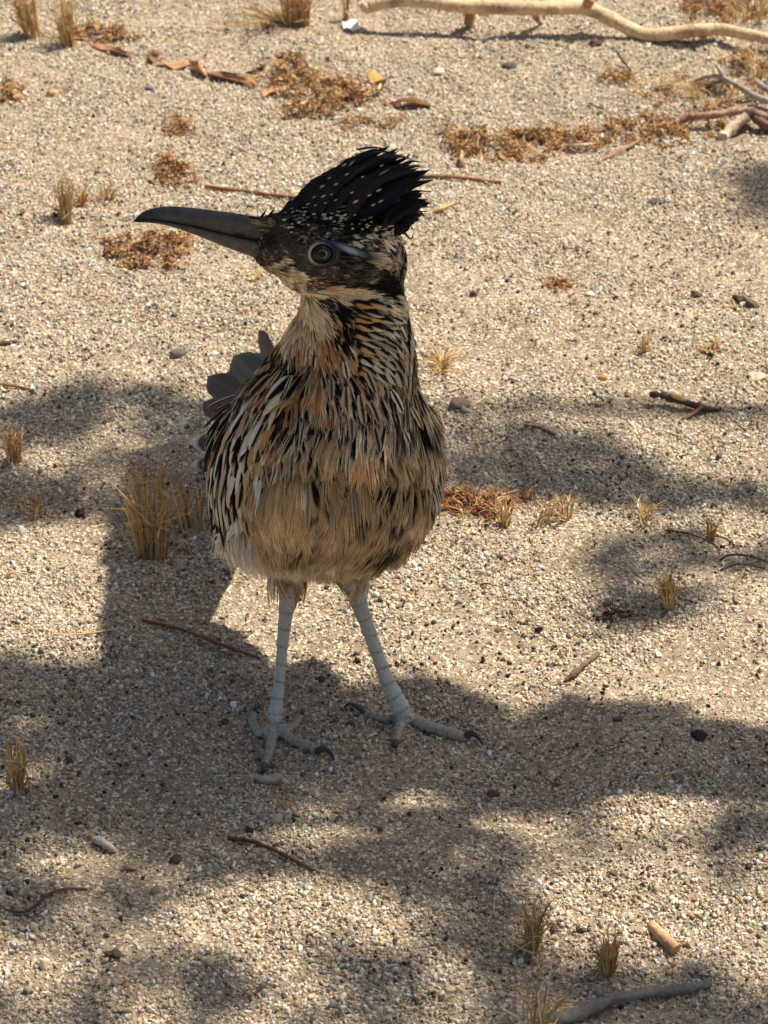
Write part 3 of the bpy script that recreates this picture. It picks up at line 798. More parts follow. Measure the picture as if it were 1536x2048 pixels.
# the other wing shows only as an edge
for (xa, ya, xb, yb, wd, kind) in [(852, 800, 878, 890, 9, 0), (838, 815, 858, 905, 9, 1), (862, 850, 884, 940, 8, 2), (846, 860, 866, 950, 9, 0), (870, 900, 884, 985, 7, 1),
                                   (855, 905, 872, 990, 9, 0), (866, 950, 874, 1030, 8, 3), (858, 960, 866, 1036, 9, 3), (842, 770, 862, 830, 8, 1), (826, 790, 846, 870, 9, 2), (830, 840, 850, 925, 10, 0),
                                   (876, 940, 879, 1012, 6, 2), (872, 965, 876, 1048, 7, 3)]:
    p, n = hit(xa, ya, .001); q, n2 = hit(xb, min(yb, 1000), .003); q = PY(xb, yb, q[1]); L = np.linalg.norm(q - p); k = mpp(p)
    b = {0: CRM, 1: TAN, 2: DKB, 3: GRB}[kind] * rng.uniform(.8, 1.0)
    def cf(u, v, b=b): return BLK if u < -.55 else b
    feather('flight_feather', M['feather'], bird, p, q - p, nrm(n - .3 * FW), L, wd * k, cf, 7, 9, lift=.06, curl=.04, dome=.25, point=.7, ragged=.07)
# dark shaft-streaked feathers lying on top of the breast
for (xa, ya, xb, yb, wd) in [(592, 895, 588, 965, 6), (548, 842, 520, 905, 5), (578, 792, 562, 838, 5), (690, 775, 690, 850, 8), (716, 790, 722, 850, 7), (640, 815, 634, 860, 4), (566, 748, 548, 782, 5),
                             (742, 850, 750, 900, 6), (798, 860, 812, 905, 6), (768, 885, 776, 930, 5), (534, 815, 512, 862, 5), (652, 878, 646, 925, 4), (702, 885, 708, 925, 4), (742, 930, 746, 968, 4), (612, 845, 606, 890, 4),
                             (590, 756, 580, 792, 4), (664, 760, 664, 800, 5), (730, 740, 742, 785, 6), (775, 780, 792, 825, 7), (812, 815, 830, 860, 6), (690, 720, 694, 760, 5), (622, 770, 614, 812, 4), (840, 905, 850, 950, 5),
                             (802, 930, 810, 970, 4), (560, 930, 552, 968, 4), (650, 960, 648, 992, 3), (775, 1010, 772, 1046, 4), (700, 830, 700, 880, 6), (528, 880, 512, 930, 5), (735, 800, 748, 845, 7)]:
    p, n = hit(xa, ya, .0022); q, n2 = hit(xb, yb, .0034); L = np.linalg.norm(q - p) * 1.1; k = mpp(p)
    edge = [CRM, BUF, TAN, GRB][rng.integers(0, 4)] * rng.uniform(.6, .9); dk = BLK + (DKB - BLK) * rng.random()
    def cf(u, v, e=edge, d_=dk): return d_ if abs(u) < .5 and v < .9 else e
    feather('breast_feather', M['feather'], bird, p, q - p, nrm(n - .2 * FW), L, wd * k * 1.3, cf, 9, 9, lift=.05, curl=.05, dome=.2, point=.6, ragged=.14)
# big pale streaked feathers that hang over the side of the neck
for y in np.arange(604, 735, 13):
    for x in np.arange(700 + (y - 604) * .15, 822 + max(0, (y - 690) * .6), 21):
        xx, yy = x + rng.uniform(-6, 6), y + rng.uniform(-4, 4)
        p, n = hit(min(xx, 812), yy, .0012)
        T = px_dir(p, n, 100, np.interp(y, [604, 650, 735], [28, 55, 105]) + rng.uniform(-8, 8))
        b = [CRM, CRM, GRB, WHT][rng.integers(0, 4)] * rng.uniform(.55, .85)
        if x < 735 and rng.random() < .5: b = [RUF, BUF, TAN][rng.integers(0, 3)] * rng.uniform(.6, .9)
        def cf(u, v, b=b):
            return b if (u < .22 and v > .22) or v > .86 else BLK
        feather('neck_feather', M['feather'], bird, p, T, n, rng.uniform(.0075, .0105), rng.uniform(.0013, .0019), cf, 7, 7, lift=.24, curl=.16, dome=.3, point=.8, ragged=.15)

# tail: long glossy paddles, fanned, low behind the bird
TB = PY(590, 860, .090)
TDK, TGR = srgb(38, 33, 37), srgb(50, 54, 50)
def tail(tip, tz, wd, colk, roll, white, L0=.0):
    q = np.array(tip); T = q - TB; L = np.linalg.norm(T); cdir = nrm(CAM - q); tn = nrm(T); fn = nrm(cdir - tn * (cdir @ tn))
    c = {0: TDK, 1: TGR}[colk]
    def cf(u, v):
        if white and v > .88: return srgb(214, 214, 206)
        if abs(u) < .08: return c * 2.2
        if abs(u) > .85: return c * 2.6 + srgb(40, 38, 36)
        return c * (.8 + .5 * (u > 0)) * (.8 + .4 * ((int(v * 40) + int(u * 3)) % 2))
    o = feather('tail_feather', M['gloss'], bird, TB + np.array([0, 0, tz]), T, fn, L, wd, cf, 9, 22,
                lift=.0, curl=.0, dome=.18, point=.22, ragged=.05, roll=roll)
def tp(px, py, z): 
    d = ray(px, py); return CAM + d * ((z - CAM[2]) / d[2])
tail(tp(414, 752, .045), .000, .0080, 0, .25, 0)
tail(tp(468, 722, .050), .003, .0100, 1, .0, 0)
tail(tp(517, 680, .055), .005, .0060, 0, -.9, 0)
tail(tp(404, 792, .038), -.003, .0070, 0, .4, 0)
tail(tp(372, 862, .026), -.006, .0042, 0, .1, 1)
tail(tp(372, 900, .020), -.009, .0040, 0, .1, 1)
tail(tp(548, 716, .052), .004, .0080, 0, 0, 0)
tail(tp(610, 715, .050), .004, .0100, 0, -.2, 0)
# crest: raised black feathers with pale flecks
for k in range(120):
    t_ = (k % 60) / 59.0; lay = k // 60
    rx = np.interp(t_, [0, .35, .7, 1], [578, 650, 730, 795]) + rng.uniform(-10, 10)
    ry = np.interp(t_, [0, .35, .7, 1], [430, 424, 436, 464]) + rng.uniform(-6, 6)
    ext = 1.0 if t_ < .3 else rng.uniform(.86, 1.10)
    tx = np.interp(t_, [0, .12, .25, .4, .55, .7, .85, 1], [634, 686, 752, 802, 838, 852, 862, 828]) + rng.uniform(-9, 9)
    ty = np.interp(t_, [0, .12, .25, .4, .55, .7, .85, 1], [372, 334, 300, 306, 324, 352, 402, 448]) + rng.uniform(-7, 7)
    sh = ext if lay == 0 else rng.uniform(.55, .85)
    Yr = -.012 + rng.uniform(0, .022); Yt = Yr + rng.uniform(-.006, .008)
    p = PY(rx, ry, Yr); q = PY(rx + (tx - rx) * sh, ry + (ty - ry) * sh, Yt)
    fleck = t_ < .8 and rng.random() < (.6 if lay else .2); vf = rng.uniform(.62, .9); sd = 1 if rng.random() < .5 else -1
    cb = srgb(16, 16, 20) * rng.uniform(.6, 1.3)
    def cf(u, v, cb=cb, fl=fleck, vf=vf, sd=sd):
        if fl and abs(v - vf) < .035 and .2 < u * sd < .5: return CRM * .6
        return cb
    n = nrm(-FW + rng.normal(0, .35, 3))
    feather('crest_feather', M['gloss'], bird, p, q - p, n, np.linalg.norm(q - p), rng.uniform(.0016, .0030) * (1.1 if t_ < .3 else .85), cf, 7, 20,
            lift=.0, curl=.0, dome=.2, point=rng.uniform(.7, 1.3), ragged=.10, bend=rng.uniform(.07, .15) * (.6 if t_ < .2 else 1.0))
for (xs) in ([(790, 448), (806, 462), (822, 478), (828, 460 + 0)], [(800, 425), (826, 418), (842, 424), (853, 440)], [(795, 446), (812, 446), (822, 452), (828, 462)],
             [(570, 400 + 22), (585, 405), (598, 390), (603, 378)], [(555, 432), (566, 420), (574, 408), (580, 398)], [(520, 438), (526, 430), (530, 424), (531, 420)], [(536, 436), (542, 427), (547, 420), (549, 414)]):
    m_ = MB(); tube(m_, catmull([PY(a, b, -.004) for a, b in xs], 10), np.linspace(.0007, .0001, 10), srgb(20, 19, 20), 5); m_.build('crest_barb', M['gloss'], bird)
for k in range(16):
    t_ = rng.uniform(.25, .95)
    tx = np.interp(t_, [0, .25, .4, .55, .7, .85, 1], [634, 752, 802, 838, 852, 862, 828]); ty = np.interp(t_, [0, .25, .4, .55, .7, .85, 1], [372, 300, 306, 324, 352, 402, 448])
    a = np.array([tx - rng.uniform(34, 60), ty + rng.uniform(-2, 22)]); e_ = np.array([tx + rng.uniform(2, 16), ty + rng.uniform(-5, 10)])
    m_ = MB(); Yk = rng.uniform(-.014, .006)
    tube(m_, catmull([PY(*a, Yk), PY(*((a + e_) / 2 + np.array([0, -4])), Yk), PY(*e_, Yk)], 9), np.array([.6, 1, 1, 1, .9, .8, .6, .4, .15]) * .0008, srgb(18, 17, 18), 5, flat=.4); m_.build('crest_barb', M['gloss'], bird)
# pale flecks over the crown
m_ = MB()
for k in range(170):
    x = 560 + 230 * rng.random() ** .8; y = np.interp(x, [535, 620, 700, 790], [452, 425, 430, 462]) + rng.normal(0, 14)
    p, n = hit(x, y, .0018)
    if (p - CAM) @ FW > 1.4: continue
    T = px_dir(p, n, 100, np.interp(x, [535, 650, 790], [-20, -35, 0])); L = rng.uniform(.0009, .0018)
    v, f, c = vane(p, T, n, L, L * .28, lambda u, v: CRM * .8, 3, 4, lift=.25, curl=.1, dome=.2, point=.8, ragged=.05)
    m_.add(v, f, c)
for (x, y) in [(677, 325), (655, 357), (668, 370), (722, 355), (700, 387), (735, 392), (753, 383), (757, 405), (742, 412), (706, 406), (668, 402), (648, 407), (642, 395), (760, 333), (708, 309),
               (684, 332), (640, 375), (625, 396), (612, 410), (690, 350), (660, 390), (628, 412), (686, 432), (707, 431), (676, 444), (730, 450)]:
    p = PY(x, y, -.0205); T = nrm(100 * RT + rng.uniform(30, 60) * UP); L = rng.uniform(.0012, .0024)
    v, f, c = vane(p, T, -FW, L, L * .16, lambda u, v: CRM * .42, 3, 4, lift=.0, curl=.0, dome=.2, point=.8, ragged=.05)
    m_.add(v, f, c)
o = m_.build('crown_flecks', M['feather'], bird); o['kind'] = 'stuff'
# ------------------------------------------------------------------ dry grass
STRAW = [srgb(244, 212, 152), srgb(238, 198, 130), srgb(228, 182, 116), srgb(250, 230, 188), srgb(212, 164, 106)]
def grass(px, py, h, spread, n, label, lean=(0, 0), curve=.3, thick=1.0, basew=10, fall=0.0, seed=0, group=None):
    """tuft rooted at a photo pixel; h = height in pixels, spread = tip spread in pixels"""
    r = np.random.default_rng(seed + int(px * 7 + py)); base = G(px, py); k = mpp(base); m_ = MB(); thick *= 1.25 if py < 500 else 1.0
    H = 1.25 * h * k / .87
    for i in range(int(n * 1.5)):
        a = r.uniform(0, 6.28); q = r.random() ** .6
        b = base + np.array([math.cos(a), math.sin(a), 0]) * basew * k * r.random() ** .5
        b[2] = float(gz(b[0], b[1])) - .001
        hh = H * (.25 + .8 * r.random() ** .8) * (1 - fall * r.random())
        tip = b + np.array([math.cos(a) * spread * k * q + lean[0] * k, math.sin(a) * spread * k * q + lean[1] * k, hh])
        mid = (b + tip) / 2 + np.array([-(math.cos(a)) * spread * k * q * curve, 0, hh * .12]) + r.normal(0, .03 * H, 3)
        if r.random() < .3: tip = tip + np.array([r.normal(0, .13) * H, r.normal(0, .12) * H, -r.random() * .25 * H])
        pts = catmull([b, mid, tip], 7)
        pts[:, 2] = np.maximum(pts[:, 2], gz(pts[:, 0], pts[:, 1]) - .0008)
        c = STRAW[r.integers(0, 5)] * r.uniform(.7, 1.1)
        rd = thick * r.uniform(.00026, .00056)
        tube(m_, pts, np.linspace(rd, rd * .35, 7), c, 3, cap=False)
        if r.random() < .25:                               # papery leaf blade
            s = catmull([pts[2], pts[2] + (pts[4] - pts[2]) * .6 + r.normal(0, .05 * H, 3), pts[2] + (pts[4] - pts[2]) * .8 + np.array([r.normal(0, .2 * H), r.normal(0, .2 * H), .05 * H])], 5)
            tube(m_, s, np.array([.5, 1, .9, .5, .1]) * .0006, c * 1.05, 4, cap=False, flat=.15)
    o = m_.build('grass_tuft', M['straw'], origin=base)
    return tag(o, label, 'grass', group or 'dry grass tufts on the sand')

grass(302, 1108, 118, 34, 58, 'large dry straw tuft standing to the left of the bird, fullest of all', basew=30, curve=.1)
grass(385, 1058, 90, 60, 30, 'sparse dry grass leaning beside the bird wing, behind the fullest tuft', basew=26, lean=(-15, 10))
grass(300, 1010, 105, 70, 16, 'a few long thin straw stalks behind the fullest tuft', basew=30)
grass(1338, 1216, 62, 26, 34, 'short yellow tuft with a bent stalk, alone in the shade patch', basew=8, lean=(-8, 0))
grass(34, 1582, 95, 14, 26, 'narrow pointed straw tuft in the broad shade left of the feet', basew=10, lean=(2, 0), curve=-.3)
grass(28, 924, 62, 22, 34, 'bushy straw tuft at the edge of the shade, far left', basew=14)
grass(60, 1028, 32, 40, 22, 'low flattened brown tuft in the shade', basew=24)
grass(133, 443, 72, 15, 46, 'upright straw tuft left of the bill tip', basew=13)
grass(166, 410, 34, 22, 20, 'small straw tuft beside the upright tuft near the bill', basew=9)
grass(216, 396, 36, 28, 14, 'thin splayed straws right of the small tuft near the bill', basew=12, fall=.3)
grass(66, 72, 86, 24, 44, 'tall straw tuft in the top left corner', basew=16, lean=(-20, 0))
grass(138, 90, 80, 22, 36, 'pale straw tuft rising out of brown litter', basew=16, lean=(-14, 0))
grass(595, 48, 78, 20, 80, 'thick straw bunch near the white petal', basew=24, lean=(-6, 0))
grass(560, 40, 24, 90, 30, 'straws lying flat beside the thick bunch', basew=20, lean=(-70, 0), fall=.6)
grass(693, 40, 60, 8, 12, 'slim stalk bundle just behind the white petal', basew=5)
grass(884, 736, 36, 62, 34, 'splayed flat straw tuft right of the bird neck', basew=10, fall=.6, thick=1.2)
grass(1010, 1052, 54, 16, 16, 'thin yellow tuft on the red litter right of the bird', basew=8)
grass(960, 1030, 40, 60, 20, 'loose straws spread over the red litter', basew=40, fall=.6)
grass(1130, 1038, 46, 34, 16, 'wispy tuft between the red litter and the rootlets', basew=14)
grass(1080, 1050, 70, 30, 8, 'pair of long stalks leaning beside the wispy tuft', basew=10, lean=(30, 0))
grass(1290, 1040, 46, 44, 18, 'open straw tuft above the tangled rootlets', basew=20, lean=(-16, 0), fall=.3)
grass(1420, 1072, 36, 22, 10, 'small thin tuft beside the tangled rootlets', basew=12)
grass(1290, 700, 34, 20, 12, 'tiny straw tuft above the bark twig', basew=8)
grass(1425, 702, 26, 40, 16, 'tiny splayed straw tuft behind the bark twig', basew=10, fall=.4)
grass(1110, 575, 20, 34, 16, 'tiny rust coloured tuft on open sand right of the crest', basew=12, fall=.4)
grass(1062, 1908, 105, 28, 48, 'pale feathery straw tuft in the lower foreground', basew=12, lean=(4, 0))
grass(1216, 1948, 78, 18, 48, 'short clipped straw tuft beside the grey branch', basew=12, curve=0)
grass(1070, 2075, 150, 60, 10, 'tall sparse stalks over the grey branch end', basew=30, thick=1.1)
grass(1520, 150, 46, 40, 34, 'straw patch beyond the grey forked twig', basew=26)
grass(1500, 40, 50, 50, 30, 'straw growing through the brown bush', basew=40)
grass(1310, 180, 30, 60, 24, 'scattered straws in front of the long branch', basew=60, fall=.5)
grass(1440, 200, 40, 60, 30, 'scattered straws around the grey forked twig', basew=60, fall=.5)
grass(180, 590, 14, 60, 7, 'few straws lying flat on open sand under the bill litter', basew=16, lean=(30, -30), fall=.8)
grass(1495, 968, 24, 12, 7, 'tiny thin tuft at the end of the long shade', basew=6)

# ------------------------------------------------------------------ brown litter mats
BRN = [srgb(176, 138, 96), srgb(198, 156, 108), srgb(146, 108, 74), srgb(214, 178, 128), srgb(126, 94, 68), srgb(186, 140, 92)]
RED = [srgb(164, 112, 78), srgb(184, 134, 94), srgb(138, 98, 72), srgb(206, 162, 114)]
def litter(spots, n, height, label, pal=BRN, size=1.0, stems=.2, seed=1, name='plant_litter'):
    """heap of dry florets, flakes and stem bits; spots = (px, py, rx, ry)"""
    r = np.random.default_rng(seed); m_ = MB(); c0 = G(spots[0][0], spots[0][1]); n = int(n * 1.8)
    wts = np.array([s[2] * s[3] for s in spots], float); wts /= wts.sum()
    iv, if_ = ICO1
    nc_ = max(7, n // 24); cl = []
    for i in range(nc_):
        s = spots[r.choice(len(spots), p=wts)]
        a = r.uniform(0, 6.28); q = r.random() ** .55 * r.uniform(.75, 1.2)
        cl.append((s[0] + math.cos(a) * q * s[2], s[1] + math.sin(a) * q * s[3], r.uniform(5, 13), r.uniform(.75, 1.2), height * max(.15, 1 - q ** 2) * r.uniform(.1, .6)))
    for i in range(n):
        cp = cl[r.integers(0, nc_)]; p = G(cp[0], cp[1]); k = mpp(p)
        loose = r.random() < .2
        o3 = nrm(r.normal(size=3)) * (r.random() ** .35) * cp[2] * k * (2.6 if loose else 1.0)
        p = p + o3 * np.array([1.2, 1.2, 0 if loose else .8]); gzp = float(gz(p[0], p[1]))
        p[2] = gzp + .0006 if loose else max(gzp + .0003, gzp + (cp[4] * k + cp[2] * k * .5) + o3[2])
        cbr = cp[3]
        c = pal[r.integers(0, len(pal))] * r.uniform(.8, 1.45) * cbr
        t_ = r.random()
        if t_ < .55:                                         # round floret
            sc = r.uniform(.0005, .0010) * size
            m_.add(iv * sc * r.uniform(.6, 1.2, 3) + p, if_, c)
        elif t_ < 1 - stems:                                 # curled flake
            d = nrm(r.normal(size=3) * np.array([1, 1, .6])); e = nrm(np.cross(d, r.normal(size=3))); L = r.uniform(.0012, .003) * size; W = L * r.uniform(.25, .5)
            f3 = np.cross(d, e)
            vv = [p - d * L - e * W * .4, p - d * L + e * W * .4, p + f3 * W * .7 - e * W, p + f3 * W * .7 + e * W, p + d * L - e * W * .3, p + d * L + e * W * .3]
            m_.add(vv, [[0, 1, 3, 2], [2, 3, 5, 4]], c)
        else:
            d = nrm(r.normal(size=3) * np.array([1, 1, .45])); L = r.uniform(.003, .009) * size
            tube(m_, catmull([p, p + d * L * .5 + r.normal(0, .0008, 3), p + d * L], 5), np.linspace(.0003, .0002, 5), c, 3, cap=False)
    o = m_.build(name, M['litter'], origin=c0)
    return tag(o, label, 'plant litter', 'mats of dry brown litter')

litter([(640, 195, 95, 42), (560, 165, 70, 26), (580, 140, 40, 24), (720, 190, 60, 26), (600, 225, 55, 16)], 1500, 34, 'largest mat of brown seed litter on the sand behind the crest', seed=2)
litter([(980, 295, 110, 34), (1060, 290, 60, 36), (900, 275, 40, 20)], 1000, 34, 'long mat of brown seed litter right of the crest', seed=3)
litter([(1180, 300, 45, 18), (1130, 285, 60, 26), (1230, 270, 80, 22)], 620, 26, 'loose brown litter between the long mat and the bark branch', seed=4)
litter([(1330, 265, 90, 30), (1440, 240, 70, 26), (1290, 255, 40, 22)], 600, 20, 'brown litter packed around the peeling bark branch', seed=5)
litter([(345, 352, 42, 24), (335, 340, 22, 20)], 320, 34, 'compact rusty litter clump above the bill', pal=RED + BRN, seed=6)
litter([(300, 495, 80, 26), (345, 490, 40, 28), (250, 512, 50, 10)], 560, 30, 'rusty litter clump under the bill', pal=RED + BRN, seed=7)
litter([(310, 530, 60, 14)], 160, 8, 'thin scatter of rusty flakes under the bill', pal=RED + BRN, seed=8)
litter([(195, 72, 62, 20), (240, 75, 28, 16), (150, 75, 25, 18)], 420, 30, 'brown litter clump around the pale straw tuft', seed=9)
litter([(355, 248, 32, 14), (360, 255, 24, 12)], 130, 14, 'small wispy litter patch below the bark strips', seed=10, stems=.5)
litter([(18, 190, 40, 22)], 190, 20, 'litter clump beside the tan stone', seed=11)
litter([(1440, 18, 85, 26), (1400, 22, 50, 20)], 700, 40, 'dense brown dry bush beyond the branch', pal=BRN + RED, seed=12, stems=.4)
litter([(1228, 163, 34, 9)], 110, 12, 'small litter bundle in front of the long branch', seed=13, stems=.5)
litter([(1390, 190, 120, 36)], 240, 8, 'thin scatter of litter around the grey forked twig', seed=14, stems=.5)
litter([(960, 1012, 90, 22), (1050, 1005, 40, 14), (920, 995, 40, 10)], 520, 10, 'reddish litter strip beside the bird right flank', pal=RED, seed=15, stems=.35)
litter([(1500, 130, 60, 26)], 200, 12, 'brown litter beneath the straw patch', seed=16)
litter([(1120, 572, 24, 8)], 60, 9, 'tiny rusty litter speck on open sand', pal=RED, seed=17)
litter([(730, 250, 60, 16)], 130, 8, 'litter crumbs trailing below the largest mat', seed=18, stems=.5)
litter([(1240, 1235, 45, 10)], 26, 8, 'dark fine twiggy litter by the yellow tuft', pal=[srgb(84, 66, 54), srgb(66, 52, 44)], seed=19, stems=.8)

# ------------------------------------------------------------------ branches and twigs
def ground_path(rows, n):
    """rows of (px, py, clearance under the stick in metres, radius in pixels) -> points and radii"""
    P = []
    for px, py, h, r_ in rows:
        p = G(px, py); rad = r_ * mpp(p)
        p = G(px, py, h + rad * .8); P.append((*p, rad))
    return catmull(np.array(P), n)
def stick(name, rows, col, label, cat, n=30, sides=9, rough=.05, mat='wood', group=None, stubs=(), colvar=.15, name2='stub'):
    q = ground_path(rows, n); o0 = q[0, :3].copy()
    m_ = MB(); c = np.outer(1 + .35 * colvar * rng.normal(size=n), col)
    rad = np.maximum(q[:, 3], .00025) * (1 + rough * rng.normal(size=n))
    pts = q[:, :3]
    tube(m_, pts, rad, c, sides, rough=rough * .6)
    if stubs:
        root = empty(name, q[n // 2, :3]); m_.build('stem', M[mat], root)
        for srows, scol in stubs:
            m2 = MB(); s = ground_path(srows, 12); tube(m2, s[:, :3], np.maximum(s[:, 3], .0002), np.outer(1 + colvar * rng.normal(size=12), scol), sides, rough=rough * .6)
            m2.build(name2, M[mat], root)
        o = root
    else: o = m_.build(name, M[mat], origin=q[n // 2, :3])
    return tag(o, label, cat, group)

BONE, GREYW = srgb(222, 190, 148), srgb(170, 158, 140)
stick('fallen_branch', [(727, 17, .012, 10), (740, 12, .013, 14), (790, 2, .017, 13), (860, 4, .017, 13), (935, 13, .015, 14), (1010, 15, .015, 14), (1090, 16, .015, 15), (1165, 14, .014, 15),
                        (1210, 32, .010, 14), (1260, 58, .003, 14), (1300, 70, .000, 14), (1350, 66, .002, 14), (1400, 60, .005, 13), (1450, 60, .006, 12), (1536, 78, .005, 11), (1620, 96, .004, 10)],
      BONE, 'long bleached bare branch lying across the sand at the back', 'branch', 70, 12, .03,
      stubs=[([(937, 14, .014, 12), (940, 30, .006, 11), (937, 50, .000, 10)], srgb(170, 136, 100)),
             ([(1168, 14, .015, 11), (1178, 4, .021, 10), (1184, -2, .024, 8)], srgb(186, 146, 104)),
             ([(1066, 22, .014, 7), (1074, 38, .005, 6), (1082, 48, .000, 3)], srgb(176, 140, 104)),
             ([(1052, 6, .017, 5), (1052, 18, .017, 6), (1053, 26, .013, 4)], srgb(214, 170, 110)),
             ([(1395, 66, .004, 7), (1406, 72, .002, 6), (1410, 76, .001, 4)], BONE * .8)])
stick('dry_twig', [(1388, 162, .004, 3), (1420, 152, .008, 4), (1450, 158, .009, 5), (1480, 174, .007, 6), (1510, 192, .004, 7), (1570, 215, .002, 8)], GREYW,
      'grey forked twig at the right edge with a raised spur', 'twig', 26, 7, .05,
      stubs=[([(1450, 158, .009, 5), (1440, 142, .012, 4), (1434, 130, .014, 3)], GREYW), ([(1412, 176, .000, 3), (1430, 166, .004, 4), (1450, 164, .006, 4), (1462, 178, .001, 3)], GREYW * .7),
             ([(1512, 162, .006, 6), (1530, 176, .005, 6), (1560, 195, .003, 6)], GREYW * 1.1)], name2='spur')
stick('bark_branch', [(1318, 268, .000, 8), (1345, 250, .001, 9), (1375, 235, .004, 9), (1410, 232, .006, 8), (1450, 226, .008, 7), (1490, 222, .008, 8), (1540, 236, .005, 8), (1600, 256, .003, 8)], srgb(170, 136, 112),
      'peeling reddish bark branch at the right edge over brown litter', 'branch', 44, 10, .22,
      stubs=[([(1494, 234, .006, 11), (1470, 250, .004, 11), (1452, 266, .001, 10), (1444, 274, .000, 9)], srgb(206, 182, 152)), ([(1500, 226, .005, 9), (1530, 250, .002, 10), (1570, 262, .0, 10)], srgb(120, 84, 70))], name2='broken_stub')
stick('dry_twig', [(1232, 102, .012, 2), (1245, 120, .007, 2.4), (1262, 142, .001, 2.6)], srgb(110, 86, 66), 'thin dark twig standing up out of the sand near the branch', 'twig', 12, 5)
stick('dry_twig', [(410, 372, .001, 3), (450, 378, .001, 4), (490, 382, .000, 4), (530, 388, .001, 4), (600, 396, .001, 4)], srgb(158, 108, 72), 'reddish straight twig behind the bird forehead', 'twig', 20, 6)
stick('dry_twig', [(842, 352, .001, 4), (880, 352, .001, 4), (920, 355, .001, 4), (960, 360, .0, 4), (1002, 366, .0, 5)], srgb(150, 106, 70), 'brown twig right of the crest tips', 'twig', 20, 6)
stick('straw_piece', [(866, 424, .0, 4), (885, 416, .001, 4), (908, 406, .0, 3)], srgb(214, 178, 120), 'short pale straw right of the crest', 'straw', 10, 5, mat='straw')
stick('bark_twig', [(1300, 790, .004, 5), (1320, 790, .004, 7), (1345, 799, .003, 6), (1375, 806, .002, 7), (1400, 814, .001, 8), (1418, 818, .0, 6), (1440, 820, .0, 3)], srgb(88, 66, 52),
      'dark bark twig with a side spur on open sand', 'twig', 26, 8, .16, stubs=[([(1404, 812, .003, 4), (1390, 824, .002, 4), (1366, 838, .0, 3.5)], srgb(150, 112, 84)),
      ([(1340, 788, .006, 4), (1356, 794, .006, 6), (1372, 800, .004, 4)], srgb(214, 172, 112))], name2='spur')
stick('reddish_twig', [(1132, 1360, .0, 5), (1150, 1346, .001, 6), (1168, 1330, .001, 5), (1186, 1316, .001, 4), (1196, 1308, .0, 5)], srgb(122, 92, 76), 'short reddish twig in the shade right of the feet', 'twig', 16, 7, .12)
stick('dry_twig', [(284, 1240, .0, 3), (330, 1250, .001, 3.4), (390, 1268, .002, 3.6), (440, 1288, .002, 3.6), (490, 1306, .001, 3.2), (520, 1316, .0, 2.4)], srgb(140, 98, 66), 'long thin brown twig left of the legs', 'twig', 26, 6, .1)
stick('straw_piece', [(95, 1268, .0, 1.6), (150, 1269, .001, 2), (210, 1262, .001, 2), (262, 1252, .0, 1.6)], srgb(232, 200, 130), 'single long yellow straw lying in the sun left of the legs', 'straw', 16, 4, mat='straw')
stick('dry_twig', [(455, 1676, .0, 4), (500, 1682, .001, 4), (545, 1698, .001, 4), (590, 1722, .001, 4), (640, 1746, .0, 3)], srgb(112, 78, 56), 'curved brown twig in front of the feet', 'twig', 24, 6, .1)
stick('rootlet', [(-20, 1812, .0, 3), (40, 1824, .001, 3), (70, 1812, .001, 3), (95, 1790, .001, 3), (130, 1778, .001, 3), (175, 1778, .0, 2)], srgb(108, 78, 60), 'wavy thin rootlet in the left foreground', 'root', 26, 6, .1)
stick('pale_stick', [(190, 1680, .0, 8), (202, 1682, .001, 9), (216, 1692, .001, 8), (234, 1704, .0, 4)], srgb(206, 196, 178), 'small white stick in the left foreground', 'stick', 14, 8, .08)
stick('pale_stick', [(494, 1560, .0, 9), (506, 1554, .0, 7), (528, 1560, .0005, 9), (550, 1558, .0, 10), (566, 1557, .0, 11)], srgb(186, 170, 148), 'pale knobbly stick lying at the tip of the front toe', 'stick', 16, 9, .12)
stick('hollow_stem', [(1304, 1852, .0, 11), (1322, 1870, .0, 12), (1340, 1887, .0, 12), (1352, 1900, .0, 12)], srgb(208, 166, 122), 'short tan stem piece in the sunny foreground', 'stick', 14, 12, .03)
stick('grey_branch', [(1080, 2042, .0, 16), (1140, 2032, .001, 15), (1190, 2012, .002, 14), (1230, 1996, .002, 11), (1300, 1985, .001, 10), (1360, 1980, .001, 10), (1420, 1966, .0, 9)], srgb(138, 130, 118),
      'grey weathered branch in the right foreground', 'branch', 34, 10, .1, stubs=[([(1216, 1998, .003, 9), (1200, 1988, .005, 8), (1190, 1982, .006, 6)], srgb(130, 120, 106))], name2='spur')
stick('dry_twig', [(-10, 690, .0, 5), (14, 686, .001, 5), (32, 684, .0, 4)], srgb(84, 56, 42), 'dark stub of twig at the left edge', 'twig', 10, 6, .1)
stick('dry_twig', [(-5, 768, .0, 3), (30, 772, .001, 3), (58, 778, .0, 3)], srgb(140, 104, 74), 'thin twig beside the white curl', 'twig', 10, 6, .1)
stick('dry_twig', [(1048, 850, .001, 3), (1080, 856, .001, 3), (1112, 870, .0, 2)], srgb(136, 94, 66), 'thin brown twig at the edge of the shade right of the bird', 'twig', 12, 5, .1)
stick('root_twig', [(1472, 1180, .0, 3), (1470, 1200, .0, 4), (1476, 1206, .0, 3)], srgb(150, 128, 100), 'small pale forked rootlet right of the yellow tuft', 'root', 10, 5, .1,
      stubs=[([(1466, 1178, .0, 4), (1478, 1160, .001, 3), (1488, 1138, .0, 3)], srgb(160, 138, 108))], name2='fork')
stick('dry_twig', [(1205, 320, .0, 3), (1240, 302, .002, 3), (1280, 280, .001, 3)], srgb(176, 130, 96), 'thin pinkish twig across the loose brown litter', 'twig', 12, 5, .08)
stick('dry_twig', [(1130, 292, .003, 3), (1165, 290, .004, 4), (1205, 286, .002, 3)], srgb(206, 186, 160), 'pale twig in the loose brown litter', 'twig', 12, 5, .08)
